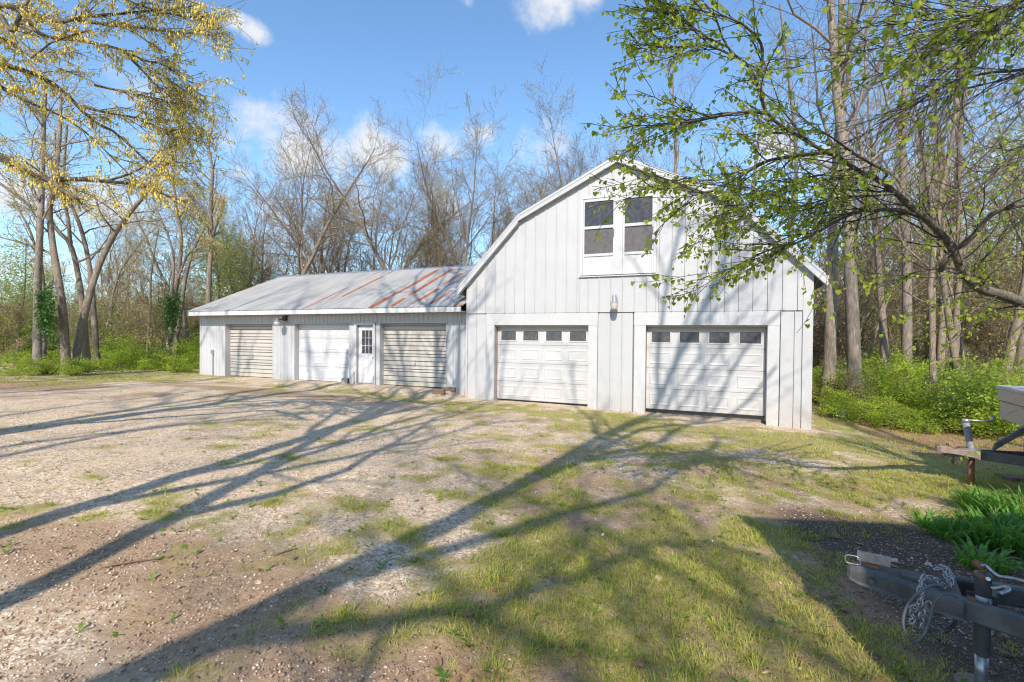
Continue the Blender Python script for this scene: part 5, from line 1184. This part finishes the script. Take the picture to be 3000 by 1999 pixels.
def catkins(cs):
    cs = np.array(cs); n = len(cs); k = 3; c = np.repeat(cs, k, 0)+rng.normal(0, .016, (n*k, 3)); n = len(c); L = (.022+.052*rng.random(n)); w = .005+.004*rng.random(n)
    sw = rng.normal(0, .16, (n, 2)); V = []
    a = rng.random(n)*6.28
    top = c; bot = c+np.stack([sw[:, 0]*L, sw[:, 1]*L, -L], -1); mid = (top+bot)/2
    o1 = np.stack([np.cos(a)*w, np.sin(a)*w, 0*w], -1); o2 = np.stack([-np.sin(a)*w, np.cos(a)*w, 0*w], -1)
    v = np.stack([top, mid+o1, mid+o2, mid-o1, mid-o2, bot], 1).reshape(-1, 3); t = np.array([(0, 1, 2), (0, 2, 3), (0, 3, 4), (0, 4, 1), (5, 2, 1), (5, 3, 2), (5, 4, 3), (5, 1, 4)])
    return v, (t[None]+np.arange(n)[:, None, None]*6).reshape(-1, 3)
cat = np.array(cat); v, f = catkins(cat); o = fastmesh('catkins', v-ob, f, M_catkin, oak); o['kind'] = 'stuff'
v, f = buds(cat[::2], rng, 2, .02, .016); o = fastmesh('buds', v-ob, f, M_budy, oak); o['kind'] = 'stuff'

# ---- trees behind the camera whose shadows cross the drive and fall on the facade
for key, x, y, s, rz, tilt, lab in (('s1', 3.16, -16.4, 1.05, 1.2, -.15, 'bare tree behind the viewpoint leaning left over the drive'), ('s3', 4.55, -16.2, 1.0, 3.6, -.08, 'upright bare tree between the two leaning ones behind the viewpoint'),
                              ('s1', 3.75, -16.5, 1.0, .6, .25, 'bare tree behind the viewpoint leaning right'), ('s3', -8.6, -17.5, .95, .5, -.04, 'slender bare tree behind the left drive'),
                              ('s2', -12.5, -15, .95, 2.6, .05, 'bare tree far behind the left drive'), ('s3', -16.5, -12, 1., 5.3, 0, 'bare tree outside the left edge of the yard'), 
                              ('o2', 13.2, -21.5, 1.2, 5.8, 0, 'bare oak behind the house on the right'), ('f1', 15.5, -14, .9, 1.0, 0, 'tall bare tree right of the trailer yard'),
                              ('s3', 12.8, -19.0, 1.0, 1.9, .02, 'tall twin stemmed bare tree behind the near trailer'), ('s3', 1.2, -22.5, 1.25, 4.0, .04, 'tallest bare tree behind the viewpoint')):
    o = place_(key, x, y, s=s, rz=rz, label=lab); o.rotation_euler = (Matrix.Rotation(tilt, 3, 'Y') @ Matrix.Rotation(rz, 3, 'Z')).to_euler()
# house behind the viewpoint to the right: casts the broad shadow over the ground already darkened as mulch
hx, hy = 8.12, -13.35; e1 = np.array([math.cos(.36), math.sin(.36), 0]); e2 = np.array([math.sin(.36), -math.cos(.36), 0]); zb = gz(hx, hy)-.3
house = thing('neighbour_house', 'plain sided two storey house standing right behind the viewpoint', 'house', (hx, hy, zb))
m = MB(); m.obox((hx, hy, zb), e1*9, e2*7, (0, 0, 4.95)); m.build('wall', M_wside, house)
m = MB(); p0 = np.array([hx, hy, zb+4.96]); u = np.array([0, 0, 1.])
A = p0-e1*.05-e2*.1; B = p0+e1*9.3-e2*.1; A2 = A+e2*3.6+u*1.9; B2 = B+e2*3.6+u*1.9; A3 = A+e2*7.3; B3 = B+e2*7.3
m.add([A, B, B2, A2, A3, B3], [(0, 1, 2, 3), (3, 2, 5, 4), (0, 3, 4), (1, 5, 2)]); m.build('roof', M_roofg, house)
for a in (1.5, 4.5, 7.2):
    for z_ in (1.2, 3.4):
        m = MB(); m.obox(np.array([hx, hy, zb+z_])+e1*a-e2*.03, e1*.9, e2*.028, (0, 0, 1.1)); m.build('window', M_glass, house)
#@@TRAILERS
# ================================================================== TRAILERS
def RF(r, f, z): return np.array([CAM[0]+_r[0]*r+_f[0]*f, CAM[1]+_r[1]*r+_f[1]*f, z])
Rh, Fh = _r.copy(), _f.copy(); U3 = np.array([0, 0, 1.])
ax = Rh*.80-Fh*.60; lat = Rh*.60+Fh*.80        # along the hitch towards the trailer; to its far side
z8 = lambda x, y: (2450+x/3.493, 1550+y/3.493)
HZ = .61                                           # top of the frame rails
tip = onz(*z8(110, 370), HZ-.02); ver = onz(*z8(850, 520), HZ)
axx = ver-tip; axx[2] = 0; axx /= np.linalg.norm(axx)
latx = np.array([-axx[1], axx[0], 0.])             # far side
near_tr = thing('utility_trailer', 'near trailer whose black coupler, chains and jack enter at the lower right corner', 'trailer', tuple(RF(2.3, 2.25, 0)))
def T(a, b, h): return tip+axx*a+latx*b+U3*(h-tip[2])
def loft(mb, secs):
    k = len(secs[0]); v = [p for s in secs for p in s]; f = [(i*k+j, i*k+(j+1) % k, (i+1)*k+(j+1) % k, (i+1)*k+j) for i in range(len(secs)-1) for j in range(k)]
    f += [tuple(range(k-1, -1, -1)), tuple(range((len(secs)-1)*k, len(secs)*k))]; mb.add(v, f)
CL = .46
m = MB(); secs = []
for a, w, zt, zb_ in ((0, .025, HZ-.028, HZ-.062), (.015, .045, HZ-.006, HZ-.075), (.05, .055, HZ+.004, HZ-.085), (.14, .062, HZ+.008, HZ-.09), (.28, .098, HZ+.006, HZ-.095), (.40, .128, HZ+.004, HZ-.095), (CL, .135, HZ+.002, HZ-.095)):
    c_ = min(.022, w*.5)
    secs.append([T(a, -w-.006, zb_), T(a, -w+.000, zb_+.012), T(a, -w+.003, zt-c_), T(a, -w+c_, zt), T(a, w-c_, zt), T(a, w-.003, zt-c_), T(a, w, zb_+.012), T(a, w+.006, zb_), T(a, w-.012, zb_), T(a, w-.014, zt-.02), T(a, -w+.014, zt-.02), T(a, -w+.012, zb_)])
loft(m, secs); coup = m.build('coupler', M_black2, near_tr, smooth=False)
m = MB(); m.obox(T(.23, -.045, HZ+.0065), axx*.17, latx*.09, U3*.012); m.build('raised_rib', M_black2, coup)
m = MB()
for a, b in ((.11, -.068), (.30, -.112)):
    P_ = T(a, b, HZ-.045); m.tube([P_, P_-latx*.010], .014, 10)
m.build('rivets', M_black2, coup)
# latch plate, bail and pin
m = MB(); n_ = 9
lo_ = T(.045, -.014, HZ+.028); m.obox(lo_, axx*.145+U3*.005, latx*.005, U3*.040); m.obox(lo_+latx*.032, axx*.145+U3*.005, latx*.005, U3*.040); m.obox(lo_+U3*.040, axx*.145+U3*.005, latx*.037, U3*.004)
m.obox(T(.185, -.018, HZ+.066), axx*.035+U3*.006, latx*.045, U3*.004)
m.build('latch_lever', M_chrome, near_tr)
m = MB(); m.obox(T(.085, -.018, HZ+.004), axx*.055, latx*.040, U3*.022); m.build('latch_base', M_rust, near_tr)
m = MB(); m.tube(smoothpath([T(.055, -.035, HZ+.012), T(.0, -.035, HZ+.010), T(-.005, -.035, HZ+.048), T(.045, -.035, HZ+.055), T(.058, -.035, HZ+.035), T(.060, -.032, HZ-.005)], 26), .0035, 7); m.build('safety_pin', M_chrome, near_tr, True)
# frame rails: trace the top outer edges on the rail plane
nA = onz(*z8(960, 610), HZ); nB = onz(*z8(1921, 925), HZ); fA = onz(*z8(985, 420), HZ); fB = onz(*z8(1921, 575), HZ)
dn = (nB-nA); dn[2] = 0; Ln = np.linalg.norm(dn); dn /= Ln; df = (fB-fA); df[2] = 0; df /= np.linalg.norm(df)
def rail(name, p, d, L, side):
    m = MB(); w = np.cross(U3, d); w /= np.linalg.norm(w); w *= side*.05; c = .009
    prof_ = [(0, -c), (c/.05, 0), (1-c/.05, 0), (1, -c), (1, -.1+c), (1-c/.05, -.1), (c/.05, -.1), (0, -.1+c)]
    secs = [[p+d*t+w*a+U3*b for a, b in prof_] for t in (0, L)]; loft(m, secs); return m.build(name, M_black2, near_tr)
rail('frame_rail', nA, dn, 1.6, 1); rail('frame_rail', fA+df*.02-U3*.004, df, 1.8, -1)
# cross plate and bracket between the rails
m = MB(); c0 = T(CL-.06, -.12, HZ-.085); m.obox(c0, axx*.012, latx*.24, U3*.075); m.obox(T(CL+.03, .03, HZ-.075), axx*.11, latx*.006, U3*.07); m.obox(T(CL+.09, .03, HZ-.01), axx*.05, latx*.05, U3*.006); m.build('cross_plate', M_black2, near_tr)
m = MB(); m.obox(T(CL+.02, -.10, HZ+.001), axx*.03, latx*.05, U3*.002); m.build('rust_patch', M_rust, near_tr)
# jack
jc = at(2880, 1735, 2.26); jx, jy = jc[0], jc[1]; jz0 = gz(jx, jy)
m = MB(); lathe(m, jx, jy, [(.029, .318), (.031, .325), (.031, .705), (.033, .707), (.033, .722), (.022, .730), (.010, .731)], 22); jack = m.build('jack_tube', M_black2, near_tr, True); 
m = MB(); lathe(m, jx, jy, [(.024, jz0-.0), (.025, .3175)], 20); m.build('jack_inner_tube', M_chrome, near_tr, True)
m = MB(); lathe(m, jx, jy, [(.10, jz0-.03), (.10, jz0+.012), (.04, jz0+.02)], 16); m.build('jack_foot', M_rustg, near_tr)
m = MB(); lathe(m, jx, jy, [(.0315, .7065), (.0345, .708), (.0345, .718), (.0315, .722)], 22); m.build('jack_cap', M_rust, jack)
m = MB(); zc = .735; hx0 = np.array([jx, jy, .722]); m.tube([hx0, hx0+U3*.035], .014, 8); a_ = hx0+U3*.045-Rh*.012; m.tube([a_-Fh*.02-Rh*.01, a_+Fh*.02-Rh*.01], .017, 10)
m.build('crank_hub', M_rust, near_tr, True)
P_ = [at(*z8(1490, 375), 2.22), at(*z8(1530, 375), 2.22), at(*z8(1590, 430), 2.2), at(*z8(1660, 480), 2.18), at(*z8(1780, 500), 2.15), at(*z8(1930, 535), 2.1), at(*z8(2150, 590), 2.05)]
m = MB(); m.tube(smoothpath(P_, 26), .0075, 8); m.build('crank_arm', M_chrome, near_tr, True)
# wrap-around label with printed lines
fa_ = math.atan2(CAM[1]-jy, CAM[0]-jx); m = MB(); aa = np.linspace(fa_-.95, fa_+.55, 12); v = []; zt, zb_ = .615, .535
for zz in (zb_, zt): v += [(jx+.0322*math.cos(a), jy+.0322*math.sin(a), zz) for a in aa]
m.add(v, [(i, i+1, i+13, i+12) for i in range(11)]); st = m.build('paper_label', M_sticker, jack, True)
m = MB()
for k in range(5):
    zz = zb_+.012+k*.011; sub = aa[1:-1] if k % 2 else aa[1:-3]; n = len(sub); v = []
    for z_ in (zz, zz+.0022): v += [(jx+.0327*math.cos(a), jy+.0327*math.sin(a), z_) for a in sub]
    m.add(v, [(i, i+1, i+n+1, i+n) for i in range(n-1)])
m.build('printed_lines', M_ink, st)
# swivel pin beside the jack
P_ = [at(*z8(1590, 610), 2.19), at(*z8(1680, 598), 2.17), at(*z8(1735, 592), 2.15), at(*z8(1765, 605), 2.14), at(*z8(1755, 632), 2.13), at(*z8(1700, 655), 2.12), at(*z8(1680, 662), 2.12)]
m = MB(); m.tube(smoothpath(P_, 20), .0085, 8); m.build('pull_pin', M_galv, near_tr, True)
m = MB(); p_ = np.array([jx, jy, 0])+Rh*.05+Fh*.03; m.obox(p_+U3*(HZ-.06), Rh*.09+Fh*0, Fh*.05, U3*.055); m.build('jack_bracket', M_black2, near_tr)
m = MB(); m.tube([at(*z8(1550, 510), 2.205), at(*z8(1556, 512), 2.19)], .009, 8); m.tube([at(*z8(1575, 720), 2.2), at(*z8(1578, 790), 2.2)], .007, 6); m.build('jack_bolts', M_galv, near_tr)
m = MB(); P_ = [at(*z8(1215, 860), 2.35), at(*z8(1218, 930), 2.35), at(*z8(1195, 985), 2.34), at(*z8(1150, 1020), 2.33), at(*z8(1110, 1048), 2.33)]; m.tube(smoothpath(P_, 12), .011, 8)
m.build('wire_plug', M_black, near_tr, True)
m = MB(); P_ = [at(*z8(1010, 810), 2.33), at(*z8(1050, 830), 2.32), at(*z8(1110, 815), 2.3)]; m.tube(smoothpath(P_, 8), .014, 8); m.build('wire_bundle', M_rubber, near_tr, True)
# chains: every link is a part
def linkmesh(s, w, r):
    m = MB(); pts = []
    for k in range(14):
        a = k/13*2*math.pi; pts.append((math.cos(a)*(s/2-w/2)*(1 if True else 1)*1.0+(w/2)*math.cos(a), math.sin(a)*w/2, 0))
    m.tube([(p_[0], p_[1], 0) for p_ in pts], r, 6, cap=False); v = np.concatenate(m.v); me = D.meshes.new('chain_link'); me.from_pydata(v.tolist(), [], m.f); me.polygons.foreach_set('use_smooth', [True]*len(me.polygons)); return me
LKM = linkmesh(.038, .026, .0040); LKM.materials.append(M_chrome); LKD = linkmesh(.05, .032, .005); LKD.materials.append(M_rustg)
def chain(parent, pts, me, pitch, name='chain_link'):
    P_ = np.array(pts); d = np.r_[0, np.cumsum(np.linalg.norm(np.diff(P_, axis=0), axis=1))]; n = int(d[-1]/pitch); o0 = np.array(worigin(parent))
    for k in range(n+1):
        t = k*pitch; c = np.array([np.interp(t, d, P_[:, j]) for j in range(3)]); c2 = np.array([np.interp(min(t+.01, d[-1]), d, P_[:, j]) for j in range(3)]); c1 = np.array([np.interp(max(t-.01, 0), d, P_[:, j]) for j in range(3)])
        X_ = Vector(c2-c1).normalized(); rf = Vector((.3, .5, .8)).normalized(); Y_ = rf.cross(X_).normalized(); Z_ = X_.cross(Y_)
        ang = (k % 2)*math.pi/2+R.uniform(-.3, .3)+.5; Y2 = Y_*math.cos(ang)+Z_*math.sin(ang); Z2 = X_.cross(Y2); o = D.objects.new(name, me); COL.objects.link(o); o.parent = parent
        o.matrix_local = Matrix(((X_.x, Y2.x, Z2.x, c[0]-o0[0]), (X_.y, Y2.y, Z2.y, c[1]-o0[1]), (X_.z, Y2.z, Z2.z, c[2]-o0[2]), (0, 0, 0, 1)))
def zp(l): return smoothpath([at(*z8(a, b), c) for a, b, c in l], 40)
chain(near_tr, zp([(1095, 580, 2.30), (1040, 535, 2.30), (990, 510, 2.30), (930, 492, 2.30), (890, 505, 2.27), (868, 545, 2.24), (885, 590, 2.22), (860, 640, 2.21), (885, 700, 2.21), (858, 760, 2.21), (880, 830, 2.21), (870, 900, 2.21), (885, 960, 2.21), (870, 1000, 2.21)]), LKM, .0225)
chain(near_tr, zp([(885, 780, 2.23), (820, 800, 2.24), (780, 830, 2.25), (775, 890, 2.25), (800, 930, 2.24), (770, 950, 2.24), (830, 975, 2.24), (850, 920, 2.24), (800, 880, 2.24)]), LKM, .0225)
chain(near_tr, zp([(945, 780, 2.27), (935, 830, 2.27), (950, 870, 2.27), (900, 900, 2.26), (880, 870, 2.26), (905, 820, 2.26)]), LKM, .0225)
chain(near_tr, zp([(1045, 405, 2.42), (1090, 400, 2.41), (1130, 440, 2.38), (1135, 490, 2.35), (1165, 530, 2.34), (1165, 590, 2.33), (1195, 620, 2.32)]), LKM, .0225)
chain(near_tr, zp([(1100, 390, 2.43), (1150, 430, 2.40), (1190, 480, 2.38), (1165, 520, 2.36)]), LKM, .0225)
m = MB(); m.tube(smoothpath([at(*z8(a, b), 2.19) for a, b in ((1235, 700), (1150, 665), (1085, 675), (1020, 730), (985, 800), (965, 890), (935, 990), (900, 1075), (830, 1150), (780, 1145), (720, 1085), (690, 1000), (685, 930), (705, 840), (760, 740), (850, 650), (940, 590), (1020, 572), (1100, 585))], 70), .0062, 8); m.build('breakaway_cable', M_rubber, near_tr, True)
# body of the trailer, outside the frame
m = MB(); b0 = T(CL+1.25, -.8, .45); m.obox(b0, axx*2.4, latx*1.6, U3*.12); m.build('deck', M_wood, near_tr)
for s_ in (-.93, .83):
    m = MB(); c_ = T(CL+2.4, s_, .30); v1 = MB(); lathe(v1, 0, 0, [(.12, 0), (.3, 0), (.32, .03), (.32, .16), (.3, .19), (.12, .19)], 24); vv = np.concatenate(v1.v); m.add(c_+np.outer(vv[:, 0], axx)+np.outer(vv[:, 1], U3)+np.outer(vv[:, 2], latx)*.6, v1.f); m.build('wheel', M_seal, near_tr)

# ---- second trailer: camper with weathered box body
z6 = lambda x, y: (2700+x/4.357, 1090+y/4.357)
H2 = .415; tp = onz(*z6(185, 960), H2)
jf = gp(2844, 1421)
cam2 = thing('camper_trailer', 'weathered beige box trailer with black tongue and rusty jack post behind the grass clump', 'trailer', (float(jf[0]), float(jf[1]), float(jf[2])))
jxy = onz(*z6(600, 1010), H2); jx, jy = jf[0], jf[1]
a2 = onz(*z6(680, 1000), H2); b2 = onz(*z6(1307, 1085), H2); d2 = b2-a2; d2[2] = 0; d2 /= np.linalg.norm(d2)
c2 = onz(*z6(640, 978), H2); e2_ = onz(*z6(1307, 1012), H2); dfar = e2_-c2; dfar[2] = 0; dfar /= np.linalg.norm(dfar)
axc = d2+dfar; axc /= np.linalg.norm(axc); ltc = np.array([-axc[1], axc[0], 0])
def beam(name, p, d, L, w, h, mat, par=cam2):
    m = MB(); d = np.array(d); s = np.cross(U3, d); s /= np.linalg.norm(s); m.obox(p-U3*h, d*L, s*w, U3*h); return m.build(name, mat, par, bev=.006)
beam('frame_rail', a2-d2*.30, d2, 2.6, .05, .12, M_black2); beam('frame_rail', c2-dfar*.05-U3*.003, dfar, 2.6, -.05, .11, M_black2)
m = MB(); secs = []
Lc = np.linalg.norm((a2-tp)[:2]); dc = (a2-tp); dc[2] = 0; dc /= np.linalg.norm(dc); lc = np.array([-dc[1], dc[0], 0])
for a, w, zt, zb_ in ((0, .03, H2+.02, H2-.05), (.03, .05, H2+.03, H2-.06), (.14, .05, H2+.025, H2-.06), (.16, .055, H2-.005, H2-.06), (.35, .10, H2+.01, H2-.08), (Lc, .14, H2+.008, H2-.1)):
    secs.append([tp+dc*a+lc*w*sx+U3*(zz-H2) for sx, zz in ((-1, zb_), (-1, zt-.01), (-.8, zt), (.8, zt), (1, zt-.01), (1, zb_))])
loft(m, secs); m.build('coupler', M_rustg, cam2)
m = MB(); lathe(m, jx, jy, [(.035, jf[2]-.06), (.035, H2-.13)], 18); m.build('jack_inner_tube', M_rust, cam2, True)
tl = -Rh*.03
m = MB(); m.tube([np.array([jx, jy, H2-.13]), np.array([jx, jy, H2])-Rh*.01, np.array([jx, jy, H2+.36])-Rh*.085], .038, 18); m.build('jack_tube', M_greyp, cam2, True)
m = MB(); tpj = np.array([jx, jy, H2+.36])-Rh*.085; m.tube([tpj, tpj+U3*.045], [.040, .036], 14); m.tube([tpj+U3*.03+Rh*.02, tpj+U3*.02+Rh*.30-Fh*.05], .012, 8); m.tube([tpj+U3*.02+Rh*.30-Fh*.05, tpj+U3*.09+Rh*.31-Fh*.05], .018, 8); m.build('jack_crank', M_galv, cam2, True)
m = MB(); lathe(m, jx-.01, jy, [(.10, H2-.005), (.10, H2+.012), (.06, H2+.014)], 18); m.build('jack_flange', M_chrome, cam2)
pz = lambda l, d: smoothpath([at(*z6(a, b), d) for a, b in l], 30)
dj = float((jf-CAM)@FW)
chain(cam2, pz([(330, 930), (350, 990), (360, 1060), (385, 1110), (390, 1165), (410, 1170), (405, 1110), (415, 1050)], dj+.15), LKD, .034)
chain(cam2, pz([(350, 1000), (300, 1020), (280, 1050), (320, 1060), (340, 1030)], dj+.15), LKD, .034)
for sd in range(5):
    m = MB(); y_ = 950+sd*12; m.tube(pz([(370+sd*12, y_+55), (430, y_+10+sd*6), (520, y_-15), (600+sd*14, y_+5)], dj-.02+.05*sd), .007, 6); m.build('tie_rope', M_rustg if sd % 2 else M_wood, cam2, True)
# brace and box body
p0 = at(*z6(905, 1020), dj-.15); p1 = at(*z6(1420, 720), dj-.35); m = MB(); dd_ = p1-p0; m.obox(p0, dd_, ltc*.05, U3*.11+axc*.03); m.build('brace', M_black2, cam2)
bt = onz(2922, 1128, 1.245); wd = -ltc                      # front face runs towards the viewer
def cb(a, b, c, z0_, z1_, w=2.0, L=3.2): return (bt+wd*a+axc*b+U3*(z0_-bt[2]), wd*(w-2*a)if False else wd*w, axc*L, U3*(z1_-z0_))
m = MB(); m.obox(*cb(0, -.02, 0, 1.195, 1.245)); m.build('lid_rim', M_camperlid, cam2, bev=.012)
m = MB(); m.obox(*cb(.012, .0, 0, 1.035, 1.194)); m.build('lid', M_camper, cam2, bev=.004)
m = MB(); m.obox(*cb(.03, .02, 0, .775, 1.022)); m.build('box_body', M_camper, cam2, bev=.006)
m = MB(); m.obox(*cb(.035, .03, 0, 1.0225, 1.0345)); m.build('lid_seam', M_seal, cam2)
m = MB(); m.obox(*cb(.40, .14, 0, .40, .774, w=1.3, L=2.9)); m.build('front_panel', M_brownp, cam2)
m = MB(); m.obox(*cb(.35, .6, 0, .30, .40, w=1.4, L=2.6)); m.build('chassis', M_black2, cam2)
for s_ in (.12, 1.72):
    v1 = MB(); lathe(v1, 0, 0, [(.12, 0), (.28, 0), (.30, .03), (.30, .16), (.28, .19), (.12, .19)], 24); vv = np.concatenate(v1.v); c_ = bt+wd*s_+axc*1.9; c_[2] = gz(c_[0], c_[1])+.29; m = MB(); m.add(c_+np.outer(vv[:, 0], axc)+np.outer(vv[:, 1], U3)+np.outer(vv[:, 2], wd)*.9, v1.f); m.build('wheel', M_seal, cam2)
b0 = gp(*z6(1150, 1400)); m = MB(); m.obox(b0+[0, 0, -.02], Rh*.5-Fh*.1, Fh*.22, U3*.07); o = m.build('timber_block', M_wood); tag(o, 'flat dark timber on the shaded lawn under the second trailer', 'timber')

# ---- clumps of long bladed leaves
def lily(seed, cx, cy, R_, n, hgt):
    r_ = np.random.default_rng(seed); V = []; F = []; o = 0; base = np.array([cx, cy, gz(cx, cy)])
    for k in range(n):
        a = r_.random()*6.28; rr = R_*math.sqrt(r_.random())*.75; p = np.array([math.cos(a)*rr, math.sin(a)*rr, -.01]); az = a+r_.normal()*.7; d = np.array([math.cos(az), math.sin(az), 0]); s = np.array([-d[1], d[0], 0]); L = hgt*(.6+.7*r_.random()); w = .008+.007*r_.random(); el = 1.25+.2*r_.normal(); dr = 1.3+.9*r_.random(); K = 7
        for i in range(K+1):
            t = i/K; ww = w*(1-t**2.2)*(.7+.6*min(t*3, 1)); V += [p-s*ww, p+s*ww+U3*.002]; e = el-dr*t*t*1.1; p = p+(d*math.cos(e)+U3*math.sin(e))*L/K
            if i: F.append((o+2*i-2, o+2*i-1, o+2*i+1, o+2*i))
        o += 2*(K+1)
    return np.array(V), np.array(F), base
for k, (px, py, R_, n, h, lab) in enumerate(((2935, 1600, .36, 380, .34, 'large clump of long arching green blades at the right edge'), (2800, 1580, .22, 120, .22, 'smaller bladed clump left of the large one'), (2880, 1500, .26, 180, .28, 'clump of long blades at the back by the second trailer'), (2720, 1545, .16, 60, .18, 'sparse tuft of blades at the left end of the clumps'), (3060, 1560, .45, 420, .38, 'clump of long blades just outside the right edge'), (2870, 1660, .2, 80, .2, 'low loose tuft of blades in front of the large clump'))):
    b = gp(px, py); V, F, base = lily(100+k, b[0], b[1], R_, n, h); rt = thing('daylily_clump', lab, 'plant', tuple(base), 'clumps of long bladed leaves')
    o = fastmesh('blades', V, F, M_lily, rt, True); o['kind'] = 'stuff'
